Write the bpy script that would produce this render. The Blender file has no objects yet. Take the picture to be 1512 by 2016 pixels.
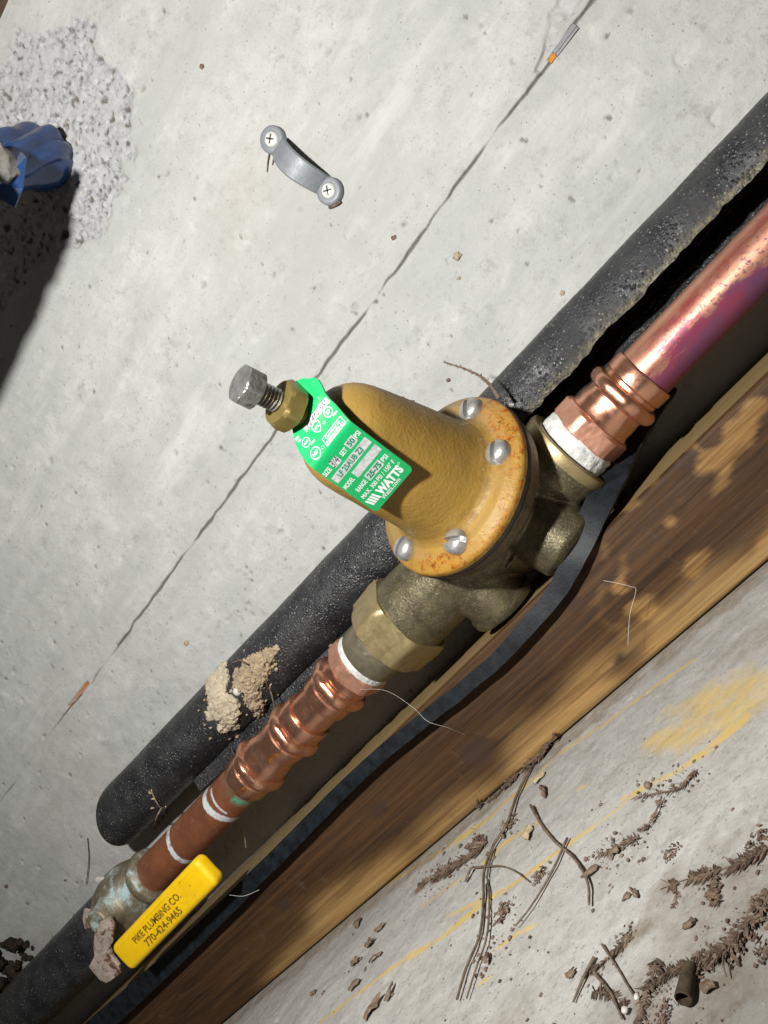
import bpy, bmesh, math, random
import numpy as np
from mathutils import Vector, Matrix, noise as mnoise

# ------------------------------------------------------------------ scene, camera, light, exposure
scene = bpy.context.scene
MM = 0.001                                   # everything below is measured in millimetres
F = 1523.0                                   # focal length in pixels of the 1512 x 2016 photograph
Xc = np.array([0.60350473, 0.69842683, 0.3846843])      # world x (along the wall) seen by the camera
Uc = np.array([-0.72015016, 0.68454523, -0.11305562])   # world up
Nc = np.array([-0.34229488, -0.20880086, 0.91609847])   # out of the wall
CM = np.array([Xc, -Nc, Uc])
CAM = np.array([90.5154, -354.2463, 1.0607])

cd = bpy.data.cameras.new('camera')
cd.sensor_fit = 'VERTICAL'; cd.sensor_height = 36.0; cd.lens = F / 2016 * 36.0
cd.clip_start = 0.005; cd.clip_end = 50
cd.dof.use_dof = False
cam = bpy.data.objects.new('camera', cd); scene.collection.objects.link(cam)
m4 = Matrix([list(CM[0]) + [CAM[0]*MM], list(CM[1]) + [CAM[1]*MM], list(CM[2]) + [CAM[2]*MM], [0, 0, 0, 1]])
cam.matrix_world = m4
scene.camera = cam

world = bpy.data.worlds.new('World'); scene.world = world; world.use_nodes = True
bg = world.node_tree.nodes['Background']
bg.inputs['Color'].default_value = (1.0, 0.9, 0.78, 1); bg.inputs['Strength'].default_value = 0.06

LIGHT = np.array([20.0, -402.0, 170.0])     # hand lamp held up and to the left of the camera
AIM = np.array([-70.0, 0.0, 120.0])
ld = bpy.data.lights.new('hand_lamp', 'SPOT')
ld.energy = 11.9; ld.color = (1.0, 0.99, 0.955); ld.shadow_soft_size = 0.010
ld.spot_size = math.radians(126); ld.spot_blend = 0.75
lamp = bpy.data.objects.new('hand_lamp', ld); scene.collection.objects.link(lamp)
lamp.location = Vector(LIGHT * MM)
lamp.rotation_euler = Vector(AIM - LIGHT).to_track_quat('-Z', 'Y').to_euler()

vs = scene.view_settings
vs.view_transform = 'Standard'; vs.look = 'None'; vs.exposure = 0.0; vs.gamma = 1.0; vs.use_curve_mapping = False
scene.render.engine = 'CYCLES'

rng = np.random.default_rng(7)
random.seed(7)

# ------------------------------------------------------------------ helpers
def ray(u, v):
    return CM @ np.array([(u - 756) / F, -(v - 1008) / F, -1.0])
def on_plane(u, v, axis, val):                # place measured in the photograph, on a real plane of the scene
    d = ray(u, v); t = (val - CAM[axis]) / d[axis]; return CAM + t * d
def wall_pt(u, v, y=0.0): return on_plane(u, v, 1, y)
FLOOR_Z = -78.6
def floor_pt(u, v, z=None): return on_plane(u, v, 2, FLOOR_Z if z is None else z)

def obj(name, verts, faces, mat, parent=None, smooth=True, sharp=35, label=None, cat=None, group=None, kind=None, attrs=None):
    verts = np.asarray(verts, dtype=np.float64)
    c = (verts.min(0) + verts.max(0)) / 2
    me = bpy.data.meshes.new(name)
    vv = (verts - c) * MM
    if isinstance(faces, np.ndarray):
        nf, k = faces.shape
        me.vertices.add(len(vv)); me.vertices.foreach_set('co', vv.astype(np.float32).ravel())
        me.loops.add(nf * k); me.loops.foreach_set('vertex_index', faces.astype(np.int32).ravel())
        me.polygons.add(nf); me.polygons.foreach_set('loop_start', np.arange(0, nf * k, k, dtype=np.int32))
        me.update(calc_edges=True)
    else:
        me.from_pydata(vv.tolist(), [], faces)
    me.validate()
    me.polygons.foreach_set('use_smooth', [smooth] * len(me.polygons))
    if smooth and sharp is not None:
        me.set_sharp_from_angle(angle=math.radians(sharp))
    if attrs:
        for an, av in attrs.items():
            a = me.attributes.new(an, 'FLOAT', 'POINT'); a.data.foreach_set('value', np.asarray(av, dtype=np.float32))
    me.materials.append(mat)
    o = bpy.data.objects.new(name, me); scene.collection.objects.link(o)
    o.location = Vector(c * MM)
    if parent is not None: adopt(o, parent)
    tag(o, label, cat, group, kind)
    return o
ORIG = {}
def adopt(o, parent):
    o.parent = parent
    loc = Vector((0, 0, 0)); p = parent
    loc = ORIG.get(p.name, None)
    if loc is None: loc = world_loc(p)
    o.matrix_parent_inverse = Matrix.Translation(loc).inverted()
WL = {}
def world_loc(o):
    # location properties are stored as world coordinates throughout (parent inverse cancels the parent)
    return Vector(o.location)
def tag(o, label=None, cat=None, group=None, kind=None):
    if label: o['label'] = label
    if cat: o['category'] = cat
    if group: o['group'] = group
    if kind: o['kind'] = kind
def thing(name, loc, label, cat, group=None):
    o = bpy.data.objects.new(name, None); scene.collection.objects.link(o)
    o.location = Vector(np.asarray(loc, float) * MM); o.empty_display_size = 0.01
    tag(o, label, cat, group); return o

def unit(v): v = np.asarray(v, float); return v / np.linalg.norm(v)
def frame(axis):
    a = unit(axis); h = np.array([0, 0, 1.0]) if abs(a[2]) < .9 else np.array([1.0, 0, 0])
    e1 = unit(np.cross(h, a)); e2 = np.cross(a, e1); return a, e1, e2
def lathe_vf(profile, origin, axis, segs=64, rfun=None, e1=None):
    """profile: list of (s, r); surface of revolution about axis, ends closed where r == 0"""
    a, f1, f2 = frame(axis)
    if e1 is not None: f1 = unit(np.asarray(e1) - a * (np.asarray(e1) @ a)); f2 = np.cross(a, f1)
    origin = np.asarray(origin, float); V = []; Fc = []
    th = np.arange(segs) * 2 * math.pi / segs
    for s, r in profile:
        for t in th:
            rr = r if rfun is None else rfun(s, r, t)
            V.append(origin + a * s + rr * (math.cos(t) * f1 + math.sin(t) * f2))
    n = len(profile)
    for i in range(n - 1):
        for j in range(segs):
            k = (j + 1) % segs
            Fc.append((i*segs + j, (i+1)*segs + j, (i+1)*segs + k, i*segs + k))
    for i, rev in ((0, False), (n - 1, True)):
        V.append(origin + a * profile[i][0]); c = len(V) - 1
        for j in range(segs):
            k = (j + 1) % segs
            Fc.append((c, i*segs + j, i*segs + k) if not rev else (c, i*segs + k, i*segs + j))
    return V, Fc
def lathe(name, profile, origin, axis, mat, parent=None, segs=64, rfun=None, e1=None, **kw):
    V, Fc = lathe_vf(profile, origin, axis, segs, rfun, e1)
    return obj(name, V, Fc, mat, parent, **kw)
def hexr(af, phase=0.0, n=6):
    w = 2 * math.pi / n
    def f(s, r, t):
        x = ((t + phase) % w) - w / 2
        return min(r, af / 2 / math.cos(x))
    return f
def tube_vf(pts, radii, segs=8, jitter=0.0):
    pts = [np.asarray(p, float) for p in pts]; V = []; Fc = []
    if not hasattr(radii, '__len__'): radii = [radii] * len(pts)
    e = None
    for i, p in enumerate(pts):
        t = unit(pts[min(i+1, len(pts)-1)] - pts[max(i-1, 0)])
        if e is None: _, e, _ = frame(t)
        e = unit(e - t * (e @ t)); b = np.cross(t, e)
        for j in range(segs):
            a = 2 * math.pi * j / segs
            r = radii[i] * (1 + jitter * (random.random() - .5))
            V.append(p + r * (math.cos(a) * e + math.sin(a) * b))
    for i in range(len(pts) - 1):
        for j in range(segs):
            k = (j + 1) % segs
            Fc.append((i*segs + j, i*segs + k, (i+1)*segs + k, (i+1)*segs + j))
    Fc.append(tuple(range(segs))[::-1]); Fc.append(tuple((len(pts)-1)*segs + j for j in range(segs)))
    return V, Fc
def merge(parts):
    V = []; Fc = []
    for v, f in parts:
        o = len(V); V += [np.asarray(p, float) for p in v]; Fc += [tuple(i + o for i in q) for q in f]
    return V, Fc
def spline(pts, n=8):
    """Catmull-Rom through the points"""
    P = [np.asarray(p, float) for p in pts]; P = [2*P[0]-P[1]] + P + [2*P[-1]-P[-2]]; out = []
    for i in range(1, len(P) - 2):
        for k in range(n):
            t = k / n; a, b, c, d = P[i-1], P[i], P[i+1], P[i+2]
            out.append(.5*((2*b) + (-a+c)*t + (2*a-5*b+4*c-d)*t*t + (-a+3*b-3*c+d)*t**3))
    out.append(P[-2]); return out
def ico_vf(center, r, sub=2, squash=(1, 1, 1), rough=.25, freq=1.6, seed=0):
    bm = bmesh.new(); bmesh.ops.create_icosphere(bm, subdivisions=sub, radius=1.0)
    V = []; s = Vector((seed * 7.13, seed * 3.7, seed * 1.9))
    for v in bm.verts:
        n = mnoise.noise(v.co * freq + s) + .5 * mnoise.noise(v.co * freq * 2.7 + s)
        p = np.array(v.co) * (1 + rough * n)
        V.append(np.asarray(center) + p * r * np.asarray(squash))
    Fc = [tuple(v.index for v in f.verts) for f in bm.faces]; bm.free(); return V, Fc
def remeshed(name, vf_list, voxel, mat, parent, smooth_iter=6, disp=0.0, **kw):
    """fuse overlapping closed shapes into one casting"""
    V, Fc = merge(vf_list)
    me = bpy.data.meshes.new('tmp'); me.from_pydata((np.array(V) * MM).tolist(), [], Fc)
    o = bpy.data.objects.new('tmp', me); scene.collection.objects.link(o)
    md = o.modifiers.new('r', 'REMESH'); md.mode = 'VOXEL'; md.voxel_size = voxel * MM
    ms = o.modifiers.new('s', 'SMOOTH'); ms.factor = .5; ms.iterations = smooth_iter
    dg = bpy.context.evaluated_depsgraph_get()
    em = bpy.data.meshes.new_from_object(o.evaluated_get(dg))
    co = np.empty(len(em.vertices) * 3, dtype=np.float32); em.vertices.foreach_get('co', co)
    vv = co.reshape(-1, 3).astype(float) / MM
    if disp:
        nr = np.empty(len(em.vertices) * 3, dtype=np.float32); em.vertices.foreach_get('normal', nr); nr = nr.reshape(-1, 3)
        vv = np.array([p + n * disp * (mnoise.noise(Vector(p * .45)) + .8 * mnoise.noise(Vector(p * 1.3)) + .5 * mnoise.noise(Vector(p * 3.1))) for p, n in zip(vv, nr)])
    ff = [tuple(p.vertices) for p in em.polygons]
    bpy.data.objects.remove(o); bpy.data.meshes.remove(me); bpy.data.meshes.remove(em)
    return obj(name, vv, ff, mat, parent, sharp=None, **kw)
def text_vf(body, size, align='LEFT', bold=0.0, space=1.0, shear=0.0):
    cu = bpy.data.curves.new('txt', 'FONT'); cu.body = body; cu.size = size; cu.align_x = align; cu.align_y = 'CENTER'
    cu.offset = bold; cu.resolution_u = 3; cu.space_character = space; cu.shear = shear
    o = bpy.data.objects.new('txt', cu); scene.collection.objects.link(o)
    dg = bpy.context.evaluated_depsgraph_get(); em = bpy.data.meshes.new_from_object(o.evaluated_get(dg))
    V = [np.array(v.co) for v in em.vertices]; Fc = [tuple(p.vertices) for p in em.polygons]
    bpy.data.objects.remove(o); bpy.data.curves.remove(cu); bpy.data.meshes.remove(em)
    return V, Fc

# ------------------------------------------------------------------ materials
class NT:
    def __init__(s, name):
        s.m = bpy.data.materials.new(name); s.m.use_nodes = True; s.t = s.m.node_tree
        s.b = s.t.nodes['Principled BSDF']; s.tc = s.n('ShaderNodeTexCoord'); s.co = s.tc.outputs['Object']
    def n(s, ty, **kw):
        x = s.t.nodes.new(ty)
        for k, v in kw.items(): setattr(x, k, v)
        return x
    def l(s, a, b): s.t.links.new(a, b)
    def mapping(s, scale=(1, 1, 1), rot=(0, 0, 0)):
        mp = s.n('ShaderNodeMapping'); mp.inputs['Scale'].default_value = scale; mp.inputs['Rotation'].default_value = rot
        s.l(s.co, mp.inputs['Vector']); return mp.outputs[0]
    def noise(s, scale, detail=4, rough=.55, vec=None, dist=0.0):
        x = s.n('ShaderNodeTexNoise'); x.inputs['Scale'].default_value = scale; x.inputs['Detail'].default_value = detail
        x.inputs['Roughness'].default_value = rough; x.inputs['Distortion'].default_value = dist
        s.l(vec or s.co, x.inputs['Vector']); return x.outputs['Fac']
    def voro(s, scale, feature='F1', out='Distance', vec=None, rnd=1.0):
        x = s.n('ShaderNodeTexVoronoi'); x.feature = feature; x.inputs['Scale'].default_value = scale; x.inputs['Randomness'].default_value = rnd
        s.l(vec or s.co, x.inputs['Vector']); return x.outputs[out]
    def ramp(s, fac, stops):
        r = s.n('ShaderNodeValToRGB'); e = r.color_ramp.elements
        while len(e) > 1: e.remove(e[0])
        for i, (p, c) in enumerate(stops):
            x = e[0] if i == 0 else e.new(p)
            x.position = p; x.color = (c, c, c, 1) if not hasattr(c, '__len__') else (*c, 1)
        s.l(fac, r.inputs[0]); return r.outputs[0]
    def mix(s, fac, a, b, mode='MIX'):
        x = s.n('ShaderNodeMix'); x.data_type = 'RGBA'; x.blend_type = mode
        for sock, v in ((x.inputs[0], fac), (x.inputs[6], a), (x.inputs[7], b)):
            if isinstance(v, (int, float)): sock.default_value = v
            elif isinstance(v, tuple): sock.default_value = (*v, 1)
            else: s.l(v, sock)
        return x.outputs[2]
    def math(s, op, a, b=0.0):
        x = s.n('ShaderNodeMath'); x.operation = op
        for sock, v in ((x.inputs[0], a), (x.inputs[1], b)):
            if isinstance(v, (int, float)): sock.default_value = v
            else: s.l(v, sock)
        return x.outputs[0]
    def attr(s, name):
        x = s.n('ShaderNodeAttribute'); x.attribute_name = name; return x.outputs['Fac']
    def bump(s, h, strength=.4, dist=.0005, prev=None):
        x = s.n('ShaderNodeBump'); x.inputs['Strength'].default_value = strength; x.inputs['Distance'].default_value = dist
        s.l(h, x.inputs['Height'])
        if prev is not None: s.l(prev, x.inputs['Normal'])
        return x.outputs[0]
    def done(s, color=None, rough=.5, metal=0.0, normal=None, spec=None, **kw):
        for sock, v in (('Base Color', color), ('Roughness', rough), ('Metallic', metal), ('Normal', normal), ('Specular IOR Level', spec)):
            if v is None: continue
            if isinstance(v, (int, float)): s.b.inputs[sock].default_value = v
            elif isinstance(v, tuple): s.b.inputs[sock].default_value = (*v, 1)
            else: s.l(v, s.b.inputs[sock])
        for k, v in kw.items(): s.b.inputs[k.replace('_', ' ')].default_value = v
        return s.m

def m_wall():
    t = NT('wall_concrete')
    big = t.noise(9, 5, .6); mid = t.noise(60, 6, .65); fine = t.noise(900, 4, .7)
    c = t.mix(t.ramp(big, [(.35, 0), (.65, 1)]), (.40, .41, .39), (.47, .47, .455))
    c = t.mix(t.ramp(mid, [(.42, 0), (.72, .55)]), c, (.335, .345, .33))
    c = t.mix(t.ramp(fine, [(.30, .5), (.44, 0)]), c, (.22, .22, .205))
    c = t.mix(t.ramp(t.noise(130, 6, .78), [(.54, 0), (.68, .6)]), c, (.25, .25, .235))
    c = t.mix(t.ramp(t.noise(70, 5, .7), [(.55, 0), (.68, .5)]), c, (.56, .56, .545))
    tr = t.mapping((.22, 1, 1))
    c = t.mix(t.ramp(t.noise(22, 6, .7, tr, .4), [(.44, 0), (.66, .75)]), c, (.335, .345, .325))
    c = t.mix(t.ramp(t.noise(38, 5, .65, tr), [(.56, 0), (.70, .6)]), c, (.53, .53, .515))
    c = t.mix(t.ramp(t.noise(11, 5, .7), [(.57, 0), (.74, .45)]), c, (.30, .28, .25))
    speck = t.ramp(t.voro(260), [(.07, 1), (.13, 0)])
    sp2 = t.ramp(t.noise(45, 3), [(.40, 0), (.56, 1)])
    c = t.mix(t.math('MULTIPLY', t.math('MULTIPLY', speck, sp2), .75), c, (.16, .155, .14))
    c = t.mix(t.ramp(t.noise(5, 3), [(.55, 0), (.8, .35)]), c, (.40, .36, .32))
    # exposed aggregate where the patch is
    ag = t.voro(430, out='Color'); agv = t.ramp(ag, [(.0, (.05, .055, .065)), (.16, (.15, .155, .17)), (.38, (.30, .30, .31)), (.75, (.41, .405, .405)), (1, (.52, .51, .50))])
    agm = t.mix(t.ramp(t.noise(500, 4, .7), [(.4, 0), (.6, 1)]), agv, (.375, .375, .38))
    c = t.mix(t.attr('patch'), c, agm)
    c = t.mix(t.attr('dirt'), c, (.12, .105, .085))
    c = t.mix(t.attr('rust'), c, (.36, .13, .02))
    nb = t.bump(t.noise(1400, 5, .7), .5, .0004, t.bump(t.noise(260, 5, .65), .55, .0009))
    return t.done(c, .85, 0, nb, .25)
def m_floor():
    t = NT('floor_concrete')
    big = t.noise(14, 5, .6); mid = t.noise(90, 6, .7); fine = t.noise(1000, 4, .7)
    c = t.mix(t.ramp(big, [(.35, 0), (.65, 1)]), (.31, .30, .28), (.39, .38, .355))
    c = t.mix(t.ramp(mid, [(.45, 0), (.7, .6)]), c, (.21, .195, .175))
    c = t.mix(t.ramp(fine, [(.28, .5), (.42, 0)]), c, (.17, .155, .13))
    sp = t.math('MULTIPLY', t.ramp(t.voro(330), [(.07, 1), (.13, 0)]), t.ramp(t.noise(60, 3), [(.48, 0), (.6, 1)]))
    c = t.mix(t.math('MULTIPLY', sp, .8), c, (.08, .07, .055))
    c = t.mix(t.ramp(t.noise(420, 6, .8), [(.54, 0), (.64, .55)]), c, (.13, .12, .10))
    c = t.mix(t.ramp(t.noise(700, 5, .8), [(.57, 0), (.66, .5)]), c, (.52, .51, .48))
    yel = t.math('MULTIPLY', t.attr('paint'), t.ramp(t.noise(160, 5, .7), [(.30, .25), (.56, .95)]))
    c = t.mix(yel, c, (.47, .325, .09))
    c = t.mix(t.math('MULTIPLY', t.attr('dirt'), t.ramp(t.noise(120, 5, .7), [(.3, .2), (.6, 1)])), c, (.15, .115, .075))
    nb = t.bump(t.noise(1200, 5, .7), .4, .0003, t.bump(t.noise(200, 4, .6), .4, .0008))
    return t.done(c, .85, 0, nb, .25)
def m_foam(name='black_foam', dusty=.5):
    t = NT(name)
    c = t.mix(t.ramp(t.noise(70, 5, .65), [(.38, 0), (.75, dusty)]), (.011, .012, .015), (.075, .075, .074))
    dust = t.math('MULTIPLY', t.ramp(t.voro(560), [(.13, 1), (.22, 0)]), t.ramp(t.noise(150, 3), [(.42, 0), (.56, 1)]))
    c = t.mix(t.math('MULTIPLY', dust, .9), c, (.30, .28, .24))
    c = t.mix(t.attr('torn'), c, t.mix(t.ramp(t.noise(500, 4, .7), [(.42, 0), (.62, 1)]), (.05, .05, .045), (.17, .15, .085)))
    h = t.mix(t.ramp(t.noise(60, 3), [(.4, .15), (.65, .8)]), t.noise(900, 6, .75), t.ramp(t.voro(650), [(0, 1), (.5, 0)]))
    r = t.ramp(t.noise(700, 3), [(.35, .22), (.65, .55)])
    return t.done(c, r, 0, t.bump(h, .9, .0009, t.bump(t.noise(130, 3), .3, .0012)), .55)
def m_metal(name, c0, c1, rough=(.28, .45), bscale=300, bstr=.12, bdist=.0004, scale=90, c2=None, metal=1.0, f2=(.6, .75), streak=None):
    t = NT(name)
    vec = t.mapping(streak) if streak else None
    c = t.mix(t.ramp(t.noise(scale, 5, .65, vec), [(.35, 0), (.65, 1)]), c0, c1)
    if c2: c = t.mix(t.ramp(t.noise(scale * .6, 5, .7), [(f2[0], 0), (f2[1], 1)]), c, c2)
    r = t.ramp(t.noise(scale * 2.3, 4, .6, vec), [(.35, rough[0]), (.7, rough[1])])
    return t.done(c, r, metal, t.bump(t.noise(bscale, 5, .6), bstr, bdist))
def m_bell():
    t = NT('ochre_enamel')
    up = t.n('ShaderNodeSeparateXYZ'); geo = t.n('ShaderNodeNewGeometry'); t.l(geo.outputs['Normal'], up.inputs[0])
    c = t.mix(t.ramp(t.noise(40, 4), [(.35, 0), (.7, 1)]), (.295, .178, .034), (.25, .150, .032))
    # dust that has settled on the faces that look up
    d = t.math('MULTIPLY', t.ramp(up.outputs['Z'], [(.52, 0), (.95, 1)]), t.ramp(t.noise(130, 5, .7), [(.2, .55), (.6, 1)]))
    c = t.mix(t.math('MULTIPLY', d, .8), c, (.175, .145, .10))
    c = t.mix(t.ramp(t.noise(35, 6, .75), [(.50, 0), (.72, .55)]), c, (.20, .125, .035))
    c = t.mix(t.math('MULTIPLY', t.ramp(t.noise(600, 5, .8), [(.63, 0), (.70, 1)]), .5), c, (.42, .36, .27))
    c = t.mix(t.math('MULTIPLY', t.attr('grime'), t.ramp(t.noise(300, 5, .7), [(.35, .1), (.6, .85)])), c, (.11, .06, .018))
    rn = t.ramp(t.noise(260, 6, .78), [(.50, 0), (.56, 1)])
    c = t.mix(t.math('MULTIPLY', t.ramp(t.attr('rust'), [(.15, 0), (.75, 1)]), rn), c, t.mix(t.ramp(t.noise(900, 2), [(.4, 0), (.6, 1)]), (.33, .085, .004), (.06, .016, .006)))
    c = t.mix(t.math('MULTIPLY', t.attr('rust'), .22), c, (.50, .19, .01))
    sp = t.math('MULTIPLY', t.ramp(t.voro(330), [(.05, 1), (.1, 0)]), t.ramp(t.noise(90, 2), [(.55, 0), (.62, 1)]))
    c = t.mix(sp, c, (.36, .33, .28))
    nb = t.bump(t.noise(750, 4, .55), .34, .0007, t.bump(t.noise(90, 4, .6), .35, .0016))
    r = t.ramp(t.noise(300, 3), [(.3, .42), (.7, .58)])
    return t.done(c, r, 0, nb, .32)
def m_plain(name, col, rough=.5, metal=0.0, var=.15, scale=120, bscale=600, bstr=.2, bdist=.0003, spec=None, **kw):
    t = NT(name)
    dark = tuple(x * (1 - var) for x in col); lite = tuple(min(1, x * (1 + var)) for x in col)
    c = t.mix(t.ramp(t.noise(scale, 5, .65), [(.35, 0), (.65, 1)]), dark, lite)
    return t.done(c, rough, metal, t.bump(t.noise(bscale, 4, .6), bstr, bdist), spec, **kw)
def m_brass_cast():
    t = NT('cast_brass')
    c = t.mix(t.ramp(t.noise(120, 5, .7), [(.35, 0), (.68, 1)]), (.095, .082, .054), (.20, .168, .10))
    glint = t.math('MULTIPLY', t.ramp(t.noise(1300, 3, .6), [(.54, 0), (.66, 1)]), t.ramp(t.noise(160, 3), [(.35, .1), (.62, 1)]))
    c = t.mix(t.math('MULTIPLY', glint, .5), c, (.54, .44, .24))
    c = t.mix(t.ramp(t.noise(55, 4, .7), [(.58, 0), (.75, .6)]), c, (.17, .155, .13))
    r = t.ramp(t.noise(500, 4, .7), [(.3, .30), (.7, .58)])
    h = t.mix(.25, t.noise(1000, 5, .65), t.voro(700))
    return t.done(c, r, .72, t.bump(h, .42, .0005))
def m_pipe_purple():
    t = NT('stained_copper')
    st = t.mapping((.35, 1, 1), (0, 0, 0))
    c = t.mix(t.ramp(t.noise(120, 5, .65, st), [(.35, 0), (.65, 1)]), (.56, .285, .19), (.45, .21, .14))
    c = t.mix(t.math('MULTIPLY', t.attr('red'), t.ramp(t.noise(120, 4, .7, st), [(.36, 0), (.6, 1)])), c, (.40, .05, .05))
    pf = t.math('ADD', t.attr('purple'), t.math('MULTIPLY', t.math('SUBTRACT', t.noise(110, 6, .7, st), .5), 1.6))
    pm = t.ramp(pf, [(.42, 0), (.56, 1)])
    c = t.mix(pm, c, t.mix(t.ramp(t.noise(60, 4, .6, st), [(.4, 0), (.6, 1)]), (.125, .050, .105), (.25, .035, .065)))
    sp = t.math('MULTIPLY', t.ramp(t.noise(700, 5, .75), [(.54, 0), (.60, 1)]), t.attr('fleck'))
    c = t.mix(sp, c, (.13, .05, .09))
    met = t.ramp(pm, [(0, .72), (1, .3)])
    r = t.ramp(t.noise(300, 4, .65, st), [(.35, .30), (.7, .46)])
    return t.done(c, r, met, t.bump(t.noise(500, 4, .6, st), .12, .0003))
def m_pipe_brown():
    t = NT('tarnished_copper')
    c = t.mix(t.ramp(t.noise(60, 5, .65), [(.35, 0), (.65, 1)]), (.36, .13, .058), (.22, .085, .045))
    c = t.mix(t.ramp(t.noise(200, 5, .7), [(.62, 0), (.74, .8)]), c, (.50, .40, .34))
    gm = t.math('MAXIMUM', t.math('MULTIPLY', t.attr('green'), t.ramp(t.noise(220, 4, .7), [(.38, 0), (.5, 1)])), t.ramp(t.noise(95, 6, .75), [(.64, 0), (.72, .7)]))
    c = t.mix(gm, c, (.06, .30, .20))
    wm = t.math('MULTIPLY', t.attr('white'), t.ramp(t.noise(260, 4, .7), [(.30, .1), (.48, 1)]))
    c = t.mix(wm, c, t.mix(t.noise(400, 3), (.44, .50, .52), (.58, .58, .57)))
    met = t.math('SUBTRACT', .55, t.math('MULTIPLY', t.math('MAXIMUM', gm, wm), .55))
    return t.done(c, t.ramp(t.noise(200, 4), [(.3, .36), (.7, .55)]), met, t.bump(t.noise(400, 4, .6), .25, .0004))
def m_valve():
    t = NT('verdigris_brass')
    c = t.mix(t.ramp(t.noise(90, 5, .7), [(.35, 0), (.65, 1)]), (.17, .14, .09), (.30, .26, .18))
    vm = t.math('MULTIPLY', t.ramp(t.noise(75, 5, .7), [(.50, 0), (.62, .85)]), 1.0)
    c = t.mix(vm, c, t.mix(t.noise(420, 4), (.20, .40, .42), (.52, .58, .60)))
    return t.done(c, .55, t.math('SUBTRACT', .6, t.math('MULTIPLY', vm, .6)), t.bump(t.noise(350, 5, .7), .6, .0008))
def m_wood():
    t = NT('rough_pine')
    st = t.mapping((.06, 1, 1))
    st2 = t.mapping((.12, 1, 1))
    st3 = t.mapping((.018, 1, 1))
    g = t.mix(.45, t.noise(170, 8, .72, st, .8), t.noise(620, 5, .7, st3))
    c = t.ramp(g, [(.34, (.06, .026, .007)), (.45, (.19, .095, .026)), (.54, (.29, .16, .050)), (.66, (.39, .24, .088))])
    line = t.ramp(t.noise(1100, 3, .6, st3), [(.36, 1), (.46, 0)])
    c = t.mix(t.math('MULTIPLY', line, .4), c, (.05, .025, .009))
    c = t.mix(t.attr('heart_shade'), c, t.ramp(g, [(.36, (.011, .0048, .0015)), (.5, (.042, .0185, .0055)), (.66, (.085, .040, .012))]))
    c = t.mix(t.attr('pale'), c, (.21, .155, .070))
    kn = t.attr('knot')
    c = t.mix(kn, c, (.035, .018, .010))
    c = t.mix(t.ramp(t.noise(90, 5, .7), [(.62, 0), (.75, .5)]), c, (.10, .07, .045))
    return t.done(c, .7, 0, t.bump(t.noise(400, 5, .65, st), .4, .0006), .3)

M = {}
M['wall'] = m_wall(); M['floor'] = m_floor(); M['foam'] = m_foam(); M['foam_inner'] = m_plain('foam_inside', (.012, .012, .013), .8, var=.3, spec=.2)
M['strip'] = m_plain('foam_lip', (.0075, .0095, .012), .5, var=.6, scale=200, bstr=.3, bscale=900, spec=.2)
M['bell'] = m_bell(); M['brass'] = m_brass_cast()
M['brass_nut'] = m_metal('machined_brass', (.40, .315, .16), (.32, .25, .125), (.38, .52), 500, .2, .0003, 200, (.19, .16, .095), f2=(.6, .74), metal=.7)
M['tail'] = m_metal('dull_tailpiece', (.24, .205, .14), (.17, .15, .105), (.35, .5), 500, .3, .0004, 200, (.34, .33, .29), f2=(.6, .7), metal=.6)
M['brass_lock'] = m_metal('lock_nut_brass', (.36, .27, .09), (.27, .20, .065), (.28, .42), 500, .15, .0003, 200, streak=(1, .2, .2), metal=.7)
M['steel'] = m_metal('zinc_steel', (.46, .45, .43), (.34, .335, .32), (.28, .42), 500, .3, .0004, 300, metal=.75)
M['bolt'] = m_metal('dull_steel', (.29, .283, .27), (.17, .166, .16), (.26, .40), 350, .8, .001, 300, metal=.65)
M['screw'] = m_metal('screw_steel', (.46, .45, .44), (.33, .325, .315), (.30, .42), 500, .3, .0005, 300, metal=.65)
M['copper'] = m_metal('fitting_copper', (.76, .40, .27), (.66, .315, .20), (.19, .34), 260, .2, .0005, 120, (.52, .24, .155), f2=(.62, .78), metal=.94)
M['copper_cut'] = m_metal('chiselled_copper', (.66, .35, .245), (.54, .26, .175), (.36, .52), 600, .3, .0004, 150, metal=.75)
M['pipe_up'] = m_pipe_purple(); M['pipe_low'] = m_pipe_brown(); M['valve'] = m_valve()
M['tape'] = m_plain('thread_tape', (.50, .50, .485), .75, var=.3, scale=260, bscale=500, bstr=.9, bdist=.0009)
M['gasket'] = m_plain('rubber_gasket', (.012, .012, .012), .4, var=.3, bstr=.5, bscale=500)
def m_green():
    t = NT('green_enamel')
    c = t.mix(t.ramp(t.noise(60, 5, .7), [(.35, 0), (.7, 1)]), (.003, .31, .092), (.004, .255, .074))
    c = t.mix(t.math('MULTIPLY', t.ramp(t.noise(800, 5, .8), [(.62, 0), (.70, 1)]), .6), c, (.25, .36, .27))
    return t.done(c, t.ramp(t.noise(200, 3), [(.3, .28), (.7, .45)]), 0, t.bump(t.noise(90, 3), .12, .0006), .45)
M['green'] = m_green()
M['white_print'] = m_plain('white_print', (.54, .55, .54), .5, var=.08, scale=300, bstr=.0)
M['silver'] = m_plain('bare_aluminium', (.47, .465, .475), .42, metal=.3, var=.22, scale=900, bstr=.3, bscale=1500)
M['green_ink'] = m_plain('green_ink', (.004, .16, .07), .5, var=.05, bstr=.0)
M['pen'] = m_plain('pen_ink', (.05, .04, .05), .6, var=.1, bstr=0.)
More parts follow.
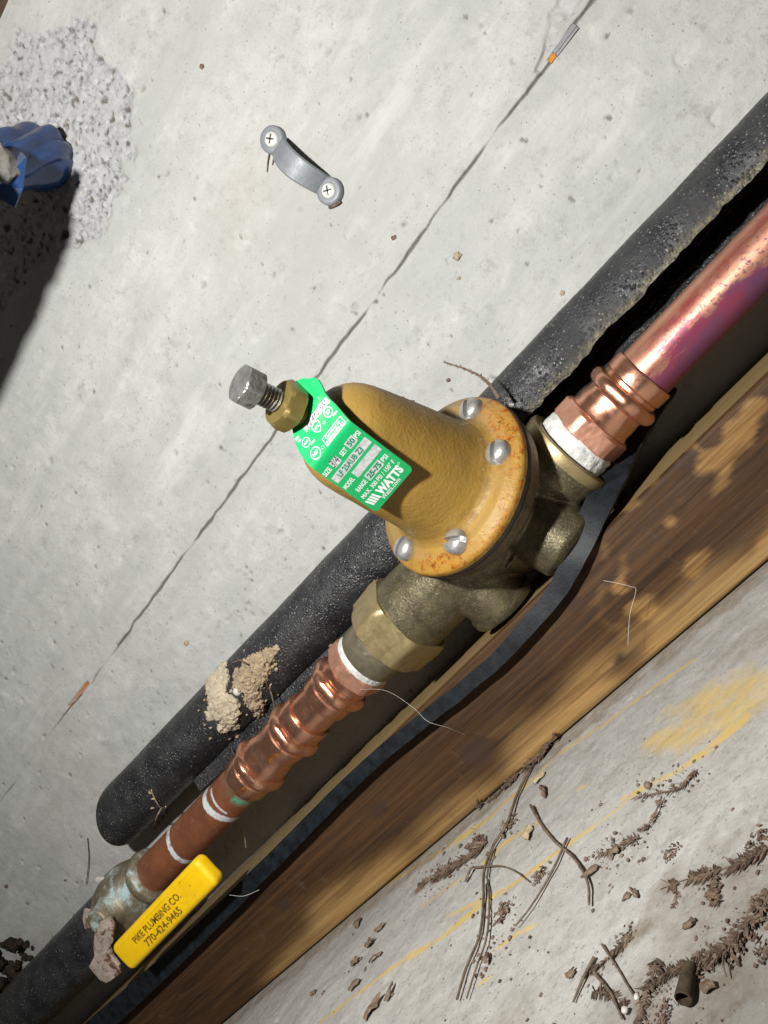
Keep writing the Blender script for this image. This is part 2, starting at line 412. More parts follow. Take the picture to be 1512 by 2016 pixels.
def m_yellow():
    t = NT('yellow_vinyl')
    c = t.mix(t.ramp(t.noise(60, 5, .7), [(.35, 0), (.7, 1)]), (.80, .50, .004), (.68, .41, .006))
    c = t.mix(t.ramp(t.noise(230, 6, .8), [(.60, 0), (.68, .8)]), c, (.42, .24, .015))
    c = t.mix(t.math('MULTIPLY', t.ramp(t.voro(230), [(.05, 1), (.10, 0)]), t.ramp(t.noise(60, 2), [(.5, 0), (.58, 1)])), c, (.07, .045, .01))
    return t.done(c, t.ramp(t.noise(150, 4), [(.3, .36), (.7, .55)]), 0, t.bump(t.noise(400, 4), .2, .0004, t.bump(t.noise(45, 3), .2, .001)), .4)
M['yellow'] = m_yellow()
M['black_ink'] = m_plain('worn_black_ink', (.20, .125, .008), .6, var=.55, scale=500, bstr=0.)
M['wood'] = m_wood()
M['beam'] = m_plain('dark_beam', (.11, .065, .035), .8, var=.3, bstr=.3)
def m_pvc():
    t = NT('grey_pvc')
    c = t.mix(t.ramp(t.noise(90, 5, .7), [(.35, 0), (.65, 1)]), (.165, .178, .195), (.215, .23, .25))
    c = t.mix(t.ramp(t.noise(170, 6, .78), [(.56, 0), (.66, .75)]), c, (.22, .175, .13))
    return t.done(c, t.ramp(t.noise(200, 4), [(.3, .32), (.7, .6)]), 0, t.bump(t.noise(350, 5, .7), .4, .0005), .45)
M['pvc'] = m_pvc()
M['zinc'] = m_metal('zinc_screw', (.80, .79, .76), (.66, .65, .62), (.3, .4), 600, .12, .0003, 300, metal=.3)
M['recess'] = m_plain('dark_recess', (.05, .05, .05), .6)
M['mud'] = m_plain('dried_mud', (.34, .265, .175), .9, var=.35, scale=260, bscale=700, bstr=.9, bdist=.001, spec=.2)
M['silk'] = m_plain('cocoon_silk', (.43, .37, .27), .9, var=.2, scale=200, bscale=900, bstr=.8, bdist=.0008, spec=.2)
M['chip'] = m_plain('white_chip', (.50, .48, .45), .7, var=.1)
M['plant'] = m_plain('dry_foliage', (.135, .094, .068), .85, var=.5, scale=300, bscale=800, bstr=.8, bdist=.0008, spec=.2)
M['leaf'] = m_plain('dry_leaf', (.14, .10, .07), .85, var=.4, scale=300, bscale=800, bstr=.6, spec=.2)
M['twig'] = m_plain('dry_twig', (.125, .092, .062), .8, var=.45, scale=300, bscale=900, bstr=.5, spec=.25)
M['bark'] = m_plain('dark_bark', (.060, .044, .028), .85, var=.4, scale=300, bscale=700, bstr=.8, spec=.2)
M['straw'] = m_plain('pale_straw', (.38, .30, .19), .75, var=.3, scale=300)
def m_blue():
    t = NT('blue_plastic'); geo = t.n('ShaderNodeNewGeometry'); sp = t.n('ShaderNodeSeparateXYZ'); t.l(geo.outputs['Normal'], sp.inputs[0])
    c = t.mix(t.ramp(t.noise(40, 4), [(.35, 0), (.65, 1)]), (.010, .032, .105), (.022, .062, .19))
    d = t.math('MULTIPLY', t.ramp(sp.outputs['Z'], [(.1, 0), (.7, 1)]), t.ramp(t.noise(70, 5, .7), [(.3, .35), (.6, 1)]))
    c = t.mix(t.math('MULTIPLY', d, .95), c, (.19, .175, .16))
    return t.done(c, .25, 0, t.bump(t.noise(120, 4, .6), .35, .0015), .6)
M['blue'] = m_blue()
M['grout'] = m_plain('grey_grout', (.13, .12, .108), .9, var=.3, scale=200, bscale=500, bstr=.8)
M['web'] = m_plain('spider_silk', (.60, .58, .54), .6, var=.1)
M['soil'] = m_plain('dark_soil', (.03, .023, .016), .95, var=.5, scale=200, bscale=500, bstr=1., bdist=.001, spec=.1)
def m_peel():
    t = NT('peeling_sealant')
    c = t.mix(t.ramp(t.noise(150, 5, .7), [(.4, 0), (.6, 1)]), (.40, .33, .28), (.30, .24, .20))
    c = t.mix(t.ramp(t.noise(110, 5, .75), [(.52, 0), (.60, 1)]), c, (.12, .05, .025))
    return t.done(c, .85, 0, t.bump(t.noise(300, 5, .7), .9, .001), .2)
M['peel'] = m_peel()
M['tie'] = m_plain('steel_tie', (.20, .20, .21), .5, metal=.5, var=.2)
M['rusty'] = m_plain('orange_rust', (.40, .16, .02), .8, var=.3)

# ------------------------------------------------------------------ wall and floor: real relief on dense sheets
def fnoise_(shape, sigma, seed):
    g = np.random.default_rng(seed).standard_normal(shape)
    fy = np.fft.fftfreq(shape[0])[:, None]; fx = np.fft.fftfreq(shape[1])[None, :]
    k = np.exp(-2 * (math.pi ** 2) * (sigma ** 2) * (fx ** 2 + fy ** 2))
    r = np.fft.ifft2(np.fft.fft2(g) * k).real
    return r / r.std()
def fnoise(shape, sigma, seed): return fnoise_(shape, sigma, seed)
def seg_dist(PX, PY, pts):
    """distance from every grid point to a polyline, and the position along it 0..1"""
    best = np.full(PX.shape, 1e9); par = np.zeros(PX.shape); n = len(pts) - 1
    for i in range(n):
        (ax, ay), (bx, by) = pts[i], pts[i+1]; dx, dy = bx - ax, by - ay
        t = np.clip(((PX - ax) * dx + (PY - ay) * dy) / (dx * dx + dy * dy + 1e-9), 0, 1)
        d = np.hypot(PX - ax - t * dx, PY - ay - t * dy); w = d < best
        best[w] = d[w]; par[w] = ((i + t) / n)[w]
    return best, par
def in_poly(PX, PY, poly):
    ins = np.zeros(PX.shape, bool); n = len(poly)
    for i in range(n):
        (x1, y1), (x2, y2) = poly[i], poly[(i+1) % n]
        c = ((y1 > PY) != (y2 > PY)) & (PX < (x2 - x1) * (PY - y1) / (y2 - y1 + 1e-12) + x1)
        ins ^= c
    return ins
def sdf_poly(PX, PY, poly):
    d, _ = seg_dist(PX, PY, list(poly) + [poly[0]]); return np.where(in_poly(PX, PY, poly), -d, d)
def grid_faces(ny, nx, flip=False):
    i = np.arange(ny - 1)[:, None] * nx + np.arange(nx - 1)[None, :]
    q = np.stack([i, i + 1, i + nx + 1, i + nx], -1).reshape(-1, 4)
    return q[:, ::-1].copy() if flip else q

def build_wall():
    xs = np.concatenate([np.linspace(-1500, -470, 30), np.arange(-466, 215, .85), np.linspace(220, 900, 20)])
    zu = np.arange(-78, 372, .85)
    zs = np.concatenate([np.arange(-78, 107, .85), np.arange(107, 122, .3), np.arange(122, 372, .85)])
    nx, nz = len(xs), len(zs); Xg, Zg = np.meshgrid(xs, zs); sh = (len(zu), nx)
    ri = np.clip((zs - zu[0]) / .85, 0, len(zu) - 1.001); r0 = ri.astype(int); rf = (ri - r0)[:, None]
    def fnoise(shape, sigma, seed):
        n = fnoise_(shape, sigma, seed)
        return n if shape[0] == 1 else n[r0] * (1 - rf) + n[r0 + 1] * rf
    fine_mask = np.clip((Xg + 470) / 10, 0, 1) * np.clip((218 - Xg) / 10, 0, 1)
    h = .28 * fnoise(sh, 22, 1) + .13 * fnoise(sh, 7, 2) + .055 * fnoise(sh, 2.4, 3)
    # trowel ridges that run along the wall
    f1 = fnoise((sh[0], sh[1]), 2.0, 4); h += .03 * f1
    h += .16 * np.clip(fnoise(sh, 3.0, 5) - 1.7, 0, 2)
    pit = np.clip(fnoise(sh, 1.1, 6) - 2.45, 0, 1.2); h -= 1.1 * pit
    wob = fnoise((1, nx), 30, 8)[0] * .15 + fnoise((1, nx), 2.2, 9)[0] * .24
    # air holes
    r2 = np.random.default_rng(11); dirt = np.zeros(Xg.shape)
    for _ in range(520):
        cx, cz = r2.uniform(-440, 200), r2.uniform(-20, 365); r = .45 + 1.1 * r2.random() ** 4
        ix = np.searchsorted(xs, [cx - 3*r, cx + 3*r]); iz = np.searchsorted(zs, [cz - 3*r, cz + 3*r])
        sl = (slice(iz[0], iz[1]), slice(ix[0], ix[1]))
        d = np.hypot((Xg[sl] - cx) * r2.uniform(.6, 1.2), Zg[sl] - cz) / r
        h[sl] -= 1.0 * r * np.clip(1.3 - d, 0, 1) ** .7
        dirt[sl] = np.maximum(dirt[sl], np.clip(1.1 - d, 0, 1) * r2.uniform(.1, .7))
    for (u, v, r) in ((1343, 112, 3.2), (1410, 232, 2.6), (955, 1522 - 1000, 1.8)):
        c = wall_pt(u, v); d = np.hypot(Xg - c[0], Zg - c[2]) / r
        h -= .9 * np.exp(-((d - .75) / .28) ** 2) * (Xg - Zg < c[0] - c[2] + .5 * r)
    # the cold joint between two pours: a step with a ragged crack in it
    cz = np.interp(xs, [-600, -412, -300, -275, -180, 14, 90, 140, 165, 230], [114.3, 114.3, 114.8, 113.2, 114.2, 114.3, 115.6, 115.2, 116.3, 116])
    dz = Zg - (cz + wob)[None, :]
    openw = np.interp(xs, [-440, -330, -305, -250, -100, 0, 60, 110, 160, 230], [.25, .5, .9, .5, .75, 1.0, .7, 1.2, 1.5, 1.6]) * (1 + .45 * fnoise((1, nx), 9, 10)[0])
    openw = (np.clip(openw, .0, 2.2) * np.clip(.8 + .5 * fnoise((1, nx), 5, 21)[0], .5, 1.6))[None, :]
    h += .35 / (1 + np.exp(-dz / .9)) - .15
    crack = np.clip(1.15 - np.abs(dz) / (openw * .55 + .28), 0, 1) * np.clip(openw * 2, 0, 1)
    h -= 2.2 * crack
    dirt = np.maximum(np.maximum(dirt, .75 * crack), np.clip(1.5 * pit, 0, .8))
    h -= .25 * np.exp(-((dz + 4.5 + 1.5 * wob[None, :]) / .7) ** 2) * np.clip(fnoise((1, nx), 30, 12)[0], 0, 1)[None, :]
    for zc, a0, a1, dp in ((108.5, -380, -260, .22), (110.8, -330, -180, .18), (121.5, -60, 90, .16), (109.2, 20, 150, .2), (106.2, 60, 190, .16), (150, -250, -60, .1), (205, -160, 60, .1), (86, -120, 40, .12)):
        zz = zc + .6 * wob[None, :]; h -= dp * np.exp(-((Zg - zz) / .5) ** 2) * np.clip((Xg - a0) / 20, 0, 1) * np.clip((a1 - Xg) / 20, 0, 1) * np.clip(.6 + fnoise((1, nx), 12, int(zc * 10))[0], 0, 1)[None, :]
    # spalled spot with the steel tie, upper right
    sp = [wall_pt(*p)[[0, 2]] for p in ((1165, -20), (1135, 20), (1110, 50), (1092, 100), (1072, 150), (1055, 140), (1068, 90), (1080, 50), (1078, 25), (1098, 12), (1104, -20))]
    sd = sdf_poly(Xg, Zg, sp) + .8 * fnoise(sh, 3, 13) * .6
    m = np.clip(.5 - sd / .8, 0, 1); h -= m * (1.1 + .35 * fnoise(sh, 1.6, 14)); patch = m * .35
    # rough patch of exposed aggregate round the wrapped pipe
    pp = [wall_pt(*p)[[0, 2]] for p in ((-60, 130), (0, 105), (20, 75), (34, 50), (75, 62), (95, 50), (140, 48), (172, 62), (180, 92), (212, 118), (238, 160), (258, 175), (263, 215), (262, 262),
          (266, 305), (252, 345), (248, 382), (228, 388), (226, 418), (210, 450), (196, 470), (172, 476), (142, 484), (112, 496), (85, 520), (73, 505), (40, 560), (-60, 640), (-200, 560), (-200, 120))]
    sd = sdf_poly(Xg, Zg, pp) + 1.5 * fnoise(sh, 5, 15) + 1.1 * fnoise(sh, 1.6, 16)
    m = np.clip(.5 - sd / 2.4, 0, 1); patch = np.maximum(patch, m)
    rgh = .75 * fnoise(sh, 1.0, 17) + .6 * fnoise(sh, 2.4, 18)
    deep = np.clip(fnoise(sh, .95, 19) - 1.35, 0, 1.2) + .8 * np.clip(fnoise(sh, 1.7, 20) - 1.9, 0, 1.2)
    h += m * (-1.0 + .42 * rgh - 1.6 * deep)
    dirt = np.maximum(dirt, m * np.clip(deep * 2.4, 0, 1))
    # light scuffing under the clamp
    for (u, v, r) in ((545, 410, 14), (500, 480, 9), (990, 545, 7), (905, 520, 6)):
        c = wall_pt(u, v); d = np.hypot(Xg - c[0], Zg - c[2]) / r
        h -= .5 * np.clip(fnoise(sh, 1.6, int(u)) - .7, 0, 1.5) * np.clip(1.2 - d, 0, 1)
    rust = np.zeros(Xg.shape)
    for a, b, w in (((172, 1345), (135, 1392), 1.3),):
        p, q = wall_pt(*a)[[0, 2]], wall_pt(*b)[[0, 2]]
        d, tt = seg_dist(Xg, Zg, [p, q]); mm = np.clip(1.4 - d / w, 0, 1); rust = np.maximum(rust, mm * (1 - .6 * tt)); h -= mm * .9
    V = np.stack([Xg, -h * fine_mask, Zg], -1).reshape(-1, 3)
    return obj('concrete_wall', V, grid_faces(nz, nx, False), M['wall'], kind='structure', sharp=None,
               attrs={'patch': patch.ravel(), 'dirt': np.clip(dirt, 0, 1).ravel(), 'rust': np.clip(rust, 0, 1).ravel()})
wall = build_wall(); wall['label'] = 'pale grey concrete wall with a long crack and a rough patch'

def zf(zx, zy): return (800 + zx / 2.1236, 1350 + zy / 2.1236)   # measured in an enlargement of the lower right corner
def build_floor():
    xs = np.concatenate([np.linspace(-1500, -360, 30), np.arange(-356, 110, .8), np.linspace(115, 900, 20)])
    ys = np.concatenate([np.linspace(-1200, -300, 24), np.arange(-296, -58, .8), np.linspace(-55, 4, 8)])
    nx, ny = len(xs), len(ys); Xg, Yg = np.meshgrid(xs, ys); sh = Xg.shape
    h = .25 * fnoise(sh, 16, 31) + .10 * fnoise(sh, 5, 32) + .06 * fnoise(sh, 1.8, 33) - .8 * np.clip(fnoise(sh, 1.3, 34) - 2.5, 0, 1.2)
    fm = np.clip((Xg + 356) / 8, 0, 1) * np.clip((108 - Xg) / 8, 0, 1) * np.clip((Yg + 296) / 8, 0, 1) * np.clip((-58 - Yg) / 8, 0, 1)
    paint = np.zeros(sh); wv = .6 * fnoise(sh, 6, 35) + .5 * fnoise(sh, 2, 36)
    strokes = [([(-360, 1400), (-60, 1190), (0, 1145), (150, 1050), (330, 900), (480, 810), (640, 690), (820, 560), (960, 440), (1110, 370), (1260, 270), (1400, 150)], [2.2, 2.0, 2.4, 3.0, 3.2, 2.0, 1.6, 1.4, 1.8, 2.0, 2.6, 4]),
               ([(-130, 860), (0, 780), (150, 690), (330, 560), (480, 430), (640, 280), (820, 160), (1000, 30), (1200, -110)], [1.6, 2.4, 3.6, 3.4, 2.6, 2.0, 1.8, 1.8, 1.6]),
               ([(330, 730), (420, 650), (560, 570)], [3.0, 3.4, 1.4]), ([(170, 965), (300, 900), (420, 850), (560, 760)], [1.4, 2.2, 2.6, 1.2]),
               ([(290, 1160), (450, 1040), (570, 980)], [1.0, 2.0, 1.2]), ([(60, 920), (180, 840), (260, 790)], [1.0, 1.3, .8]),
               ([(300, 1245), (345, 1215)], [.9, .9]), ([(900, 470), (1010, 410)], [2.0, 1.0]), ([(560, 500), (760, 420)], [.5, .5])]
    for pts, ws in strokes:
        P = [floor_pt(*zf(*p))[:2] for p in pts]
        d, t = seg_dist(Xg, Yg, P); w = np.interp(t, np.linspace(0, 1, len(ws)), ws)
        paint = np.maximum(paint, np.clip((w * .62 - d + .45 * wv) / .9 + .35, 0, 1))
    poly = [floor_pt(*zf(*p))[:2] for p in ((1050, 130), (1080, 90), (1150, 55), (1300, -10), (1400, -60), (1560, -80), (1530, 60), (1480, 130), (1400, 190), (1250, 235), (1130, 250), (1000, 240), (1050, 200), (1180, 140), (1160, 118), (1090, 160))]
    sd = sdf_poly(Xg, Yg, poly) + 2.2 * wv; paint = np.maximum(paint, np.clip(.5 - sd / 7, 0, 1) * .75)
    dirt = .45 * np.clip(fnoise(sh, 14, 37) - .9, 0, 1)
    for c, r in (((1300, 1150), 30), ((1450, 900), 26), ((1000, 1340), 18)):
        q = floor_pt(*zf(*c)); dirt = np.maximum(dirt, .75 * np.clip(1.1 - np.hypot(Xg - q[0], Yg - q[1]) / r + .25 * wv, 0, 1))
    for a_, b_, w_ in (((1070, 860), (1500, 700), 5), ((1060, 1230), (1310, 1130), 6), ((1310, 1130), (1530, 870), 7), ((760, 1215), (960, 1060), 4), ((50, 850), (335, 660), 4)):
        d, _ = seg_dist(Xg, Yg, [floor_pt(*zf(*a_))[:2], floor_pt(*zf(*b_))[:2]]); dirt = np.maximum(dirt, .8 * np.clip(1.1 - d / w_ + .45 * wv, 0, 1))
    dirt = np.maximum(dirt, .7 * np.clip((Yg + 74 - 2 * wv) / 5, 0, 1))
    V = np.stack([Xg, Yg, FLOOR_Z + h * fm], -1).reshape(-1, 3)
    return obj('concrete_floor', V, grid_faces(ny, nx), M['floor'], kind='structure', sharp=None, attrs={'paint': paint.ravel(), 'dirt': np.clip(dirt, 0, 1).ravel()})
floor = build_floor(); floor['label'] = 'worn concrete floor with yellow paint streaks'

# wooden beam that closes the top of the wall (its corner shows at the upper left)
def box_vf(lo, hi, nx=1, bev=0):
    bm = bmesh.new(); bmesh.ops.create_cube(bm, size=1)
    for v in bm.verts:
        v.co = Vector([(lo[i] + hi[i]) / 2 + v.co[i] * (hi[i] - lo[i]) for i in range(3)])
    if bev: bmesh.ops.bevel(bm, geom=bm.edges[:], offset=bev, segments=3, affect='EDGES', profile=.5)
    V = [np.array(v.co) for v in bm.verts]; Fc = [tuple(v.index for v in f.verts) for f in bm.faces]; bm.free(); return V, Fc
V, Fc = box_vf((-900, -40, 366), (700, 60, 470), bev=2)
obj('wooden_beam', V, Fc, M['beam'], label='dark brown wooden beam along the top of the concrete wall', cat='beam')

# ------------------------------------------------------------------ timber lying along the foot of the wall
def build_board():
    y0, y1, z0, z1 = -1.5, -60.0, FLOOR_Z + .6, -30.5
    sec = []
    r = 2.2
    def arc(cy, cz, a0, a1):
        for k in range(5):
            a = math.radians(a0 + (a1 - a0) * k / 4); sec.append((cy + r * math.cos(a), cz + r * math.sin(a)))
    for k in range(9): sec.append((y0 + (y1 + r - y0) * k / 9, z1))
    arc(y1 + r, z1 - r, 90, 180)
    for k in range(1, 36): sec.append((y1, z1 - r - (z1 - z0 - 2*r) * k / 36))
    arc(y1 + r, z0 + r, 180, 270); sec.append((y0, z0))
    xs = np.concatenate([np.arange(-760, -340, 6.0), np.arange(-340, 150, 1.6), np.arange(150, 330, 6.0)]); n = len(sec); V = []; knot = []; pale = []; heart_shade = []
    kn = [(1035, 1490 - 0, 5.5), (745, 1592, 3.6), (939, 1480, 6.0), (1127, 1187, 2.6), (560, 1783, 3.0), (865, 1428, 2.6), (1220, 1297, 2.0), (1355, 905, 3.4)]
    ks = [(on_plane(u, v, 1, y1), r_) for u, v, r_ in kn[1:]]
    for x in xs:
        for (y, z) in sec:
            w = mnoise.noise(Vector((x * .006, y * .05, z * .05))) * 1.2 + mnoise.noise(Vector((x * .03, y * .3, z * .3))) * .25
            yy = y - (w if y < -52 else 0); zz = z + (w * .6 if z > -36 else 0)
            V.append((x, yy, zz)); k = 0.0
            for c, r_ in ks:
                d = math.hypot((x - c[0]) / 1.5, z - c[2]) / r_ if y < -52 else 9
                k = max(k, min(1, max(0, (1.15 - d) * 2.2 + .9 * mnoise.noise(Vector((x * .35, z * .5, 0))))) if d < 1.6 else 0)
            knot.append(k)
            # dark heartwood, with shade painted in, fills the upper part and left end of the face; paler sapwood runs along the lower arris and the top
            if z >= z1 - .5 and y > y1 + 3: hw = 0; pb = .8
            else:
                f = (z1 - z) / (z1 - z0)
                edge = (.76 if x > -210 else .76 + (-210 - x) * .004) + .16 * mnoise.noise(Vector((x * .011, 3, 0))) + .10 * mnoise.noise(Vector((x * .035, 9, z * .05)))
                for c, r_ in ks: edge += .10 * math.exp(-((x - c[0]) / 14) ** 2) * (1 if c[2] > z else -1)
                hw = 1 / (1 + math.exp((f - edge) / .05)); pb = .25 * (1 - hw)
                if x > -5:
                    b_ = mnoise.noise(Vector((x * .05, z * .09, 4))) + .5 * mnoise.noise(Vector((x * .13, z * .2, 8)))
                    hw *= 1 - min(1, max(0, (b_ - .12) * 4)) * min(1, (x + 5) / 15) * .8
            heart_shade.append(hw)
            pale.append(max(0, min(1, pb + .25 * mnoise.noise(Vector((x * .02, z * .25, y * .25))) * (1 - hw))))
    Fc = []
    for i in range(len(xs) - 1):
        for j in range(n):
            k = (j + 1) % n; Fc.append((i*n + j, i*n + k, (i+1)*n + k, (i+1)*n + j))
    return obj('timber', V, Fc, M['wood'], label='rough brown timber with dark knots along the foot of the wall', cat='timber', sharp=60, attrs={'knot': knot, 'pale': pale, 'heart_shade': heart_shade})
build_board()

# ------------------------------------------------------------------ pipe line
PA = np.array([0, -45.0, 0.0]); PD = unit([1, 0, -0.015])
def px(s): return PA + PD * s
def pipe_rings(s0, s1, step): return [s0 + (s1 - s0) * k / max(1, int(abs(s1 - s0) / step)) for k in range(int(abs(s1 - s0) / step) + 1)]
def pipe_mesh(name, s0, s1, r, mat, fn=None, segs=72, step=1.2, **kw):
    ss = pipe_rings(s0, s1, step); prof = [(s, r) for s in ss]
    V, Fc = lathe_vf(prof, PA, PD, segs, e1=(0, -1, 0))
    at = None
    if fn:
        at = {}
        th = np.arange(segs) * 2 * math.pi / segs
        vals = [fn(s, math.degrees(t)) for s in ss for t in th] + [fn(ss[0], 0), fn(ss[-1], 0)]
        for k in vals[0]: at[k] = [v[k] for v in vals]
    return obj(name, V, Fc, mat, attrs=at, **kw)
# angle 0 faces out of the wall; with e1 = -y and axis +x the angle grows towards ... (checked by render)
def up_fn(s, a):
    a = -((a + 180) % 360 - 180)
    g = lambda c, w: math.exp(-((a - c) / w) ** 2)
    ramp = min(1, max(0, (s - 70) / 25))
    return {'purple': .24 + .60 * g(-46, 36) * (.8 + .2 * ramp) + .10 * ramp , 'red': .9 * g(38, 13) * ramp + .75 * g(-78, 26) * ramp, 'fleck': g(8, 24) * ramp}
pipe_mesh('copper_pipe', 58, 330, 11.1, M['pipe_up'], up_fn, label='copper pipe stained purple and red leaving at the upper right', cat='pipe')
def bead(s, r, h, w, n=9): return [(s - w + 2*w*k/(n-1), r + h * math.sqrt(max(0, 1 - (-1 + 2*k/(n-1)) ** 2))) for k in range(n)]
def pressed(s, w, depth, n=6, ph=.2):
    return lambda q, r, t: r - depth * math.exp(-((q - s) / w) ** 2) * abs(math.cos(n / 2 * t + ph)) ** 3
def adapter(name, lab, s_hex0, s_hex1, s_bead, s_end, sign):
    root = thing(name, px((s_hex0 + s_end) / 2) + np.array([0, 0, -13]), lab, 'pipe fitting', 'copper press adapters')
    lo, hi = sorted((s_hex1, s_end))
    prof = [(s_hex1 - sign * 2, 11.6), (s_hex1 + sign * .3, 13.3), (s_hex1 + sign * 2, 12.5)]
    nb = [(s_bead - 4.6, 12.1)] + bead(s_bead, 12.3, 2.9, 3.3) + [(s_bead + 4.6, 12.1)]
    if sign < 0: nb = nb[::-1]
    prof += [(s_hex1 + sign * 4.6, 12.6)] + nb + [(s_bead + sign * 5.4, 12.7), (s_end - sign * .8, 12.8), (s_end, 12.4), (s_end, 11.15)]
    dents = pressed(s_bead, 4.6, .75, 6, .4); dn = lambda q, r, t: dents(q, r, t) + .10 * mnoise.noise(Vector((q * .35, 3 * math.cos(t), 3 * math.sin(t))))
    lathe('barrel', prof, PA, PD, M['copper'], root, 120, dn, (0, -1, 0), sharp=32)
    a, b = s_hex0, s_hex1
    hp = [(a, 11), (a, 14.2), (a + sign * .9, 15.4), (b - sign * 1.2, 15.4), (b - sign * .1, 14.0), (b + sign * .4, 12.0)]
    hx = hexr(28.2, .35)
    def chis(q, r, t):
        base = hx(q, r, t)
        return base - .28 * max(0, mnoise.noise(Vector((9 * math.cos(t), 9 * math.sin(t), q * .25)))) - .12 * abs(mnoise.noise(Vector((25 * math.cos(t), 25 * math.sin(t), q * .15))))
    ss = [hp[0], hp[1], hp[2]] + [(a + (b - a) * k / 6, 15.4) for k in range(1, 6)] + hp[3:]
    lathe('wrench_hex', ss, PA, PD, M['copper_cut'], root, 168, chis, (0, -1, 0), sharp=28)
    return root
adapter('press_adapter', 'copper press adapter with chiselled hex at the regulator outlet, upper right', 41.5, 50.5, 63.0, 74.5, 1)
adapter('press_adapter', 'copper press adapter below the brass union nut, above the coupling', -100.5, -108.5, -118.5, -130.0, -1)
# exposed pipe stub and coupling
pipe_mesh('pipe_stub', -126, -148, 11.1, M['copper'], label='short length of bare copper pipe between adapter and coupling', cat='pipe')
cp = [(-199.5, 11.15), (-199.5, 12.2), (-198.6, 12.7)] + [(-193, 12.75), (-191.4, 12.7), (-190.8, 12.1)] + bead(-186, 12.3, 2.7, 3.3) + [(-181.3, 12.1), (-180.6, 12.7), (-176, 12.4), (-174.8, 12.0), (-171, 11.9), (-167, 12.0), (-166, 12.4), (-160.4, 12.7), (-159.7, 12.1)] + bead(-155, 12.3, 2.7, 3.3) + [(-150.3, 12.1), (-149.6, 12.7), (-148, 12.7), (-143.2, 12.7), (-142.5, 12.3), (-142.5, 11.15)]
d1 = pressed(-186, 4.6, .7, 6, .1); d2 = pressed(-155, 4.6, .7, 6, .7)
lathe('press_coupling', cp, PA, PD, M['copper'], None, 120, lambda q, r, t: d1(q, d2(q, r, t), t) + .10 * mnoise.noise(Vector((q * .3, 3 * math.cos(t), 3 * math.sin(t) + 9))), (0, -1, 0), sharp=32,
      label='shiny copper press coupling with two raised beads', cat='pipe fitting')
def low_fn(s, a):
    g = lambda c, w: math.exp(-((s - c) / w) ** 2)
    wob = 1.2 * math.sin(math.radians(a) * 2 + s * .0)
    w1 = 1.0 if abs(s + 220 - wob) < 2.1 else 0; w2 = 1.0 if abs(s + 259.5 + wob * .8) < 1.7 else 0
    w3 = .9 if abs(s + 214.5) < 1.0 and -60 < ((a + 180) % 360 - 180) < 30 else 0
    aa = -((a + 180) % 360 - 180)
    gr = max(0, 1 - abs(s + 203.5) / 4) * (1 if -70 < aa < -5 else .15)
    return {'white': max(w1, w2, w3), 'green': gr}
pipe_mesh('copper_pipe', -198, -300, 11.1, M['pipe_low'], low_fn, step=.5, label='brown tarnished copper pipe with two whitish solder rings by the yellow handle', cat='pipe')

# ------------------------------------------------------------------ pressure regulator
al = math.radians(47); B = np.array([0, -math.sin(al), math.cos(al)]); Dn = np.array([0, -math.cos(al), -math.sin(al)]); Xw = np.array([1.0, 0, 0])
BO = np.array([-1.5, -45.0, 0.0])             # foot of the bell axis on the pipe line
def bp(h, x=0.0, d=0.0): return BO + B * h + Xw * x + Dn * d
reg = thing('pressure_regulator', bp(-22), 'water pressure regulator with ochre bell on a cast brass body', 'regulator')

# cast brass body
def cyl(p0, p1, prof, segs=48):
    p0 = np.asarray(p0, float); p1 = np.asarray(p1, float); L = np.linalg.norm(p1 - p0)
    return lathe_vf([(L * t, r) for t, r in prof], p0, p1 - p0, segs)
body = []
body.append(lathe_vf([(-2, 12), (4, 17), (10, 21), (16, 26), (21, 31), (24, 34.6), (30.5, 35.2)], BO, B, 72))
body.append(cyl(px(-70), px(-8), [(0, 17.8), (.05, 18.8), (.25, 18.6), (.5, 18.4), (.8, 19.5), (1, 17)]))
body.append(cyl(px(-10), px(34), [(0, 15), (.35, 15), (.55, 15.2), (.70, 18.0), (.76, 19.4), (.97, 19.4), (1, 18.8)]))
# strainer and bypass bosses on the lower side
bo1 = px(-37) + Dn * 9 - B * 0
body.append(cyl(px(-30) + B * 4, px(-33) + Dn * 19 - B * 19, [(0, 13), (.35, 14.5), (.6, 15), (.9, 14.2), (1, 11)]))
body.append(cyl(px(3) + B * 6, px(9) + Dn * 28 - B * 12, [(0, 13), (.4, 15), (.7, 15.5), (.93, 14.5), (1, 10.5)]))
body.append(cyl(px(-12), px(-8) - B * 24, [(0, 20), (.5, 18), (.9, 15), (1, 11)]))
body_o = remeshed('body', body, .75, M['brass'], reg, 7)
# machined rim and hex corners of the outlet boss, strainer rim
lathe('outlet_rim', [(30, 19.2), (33.5, 19.8), (35.2, 19.4), (35.6, 18.6), (35.2, 15.2), (33.0, 14.6)], PA, PD, M['brass_nut'], reg, 64, sharp=40)
ax = unit((px(-33) + Dn * 19 - B * 19) - (px(-30) + B * 4)); c0 = px(-33) + Dn * 19 - B * 19
lathe('strainer_cap', [(-4.2, 14.0), (-3.9, 15.3), (-.9, 15.3), (.6, 14.2), (1.6, 10), (2.0, 5)], c0, ax, M['brass'], reg, 56, sharp=40)
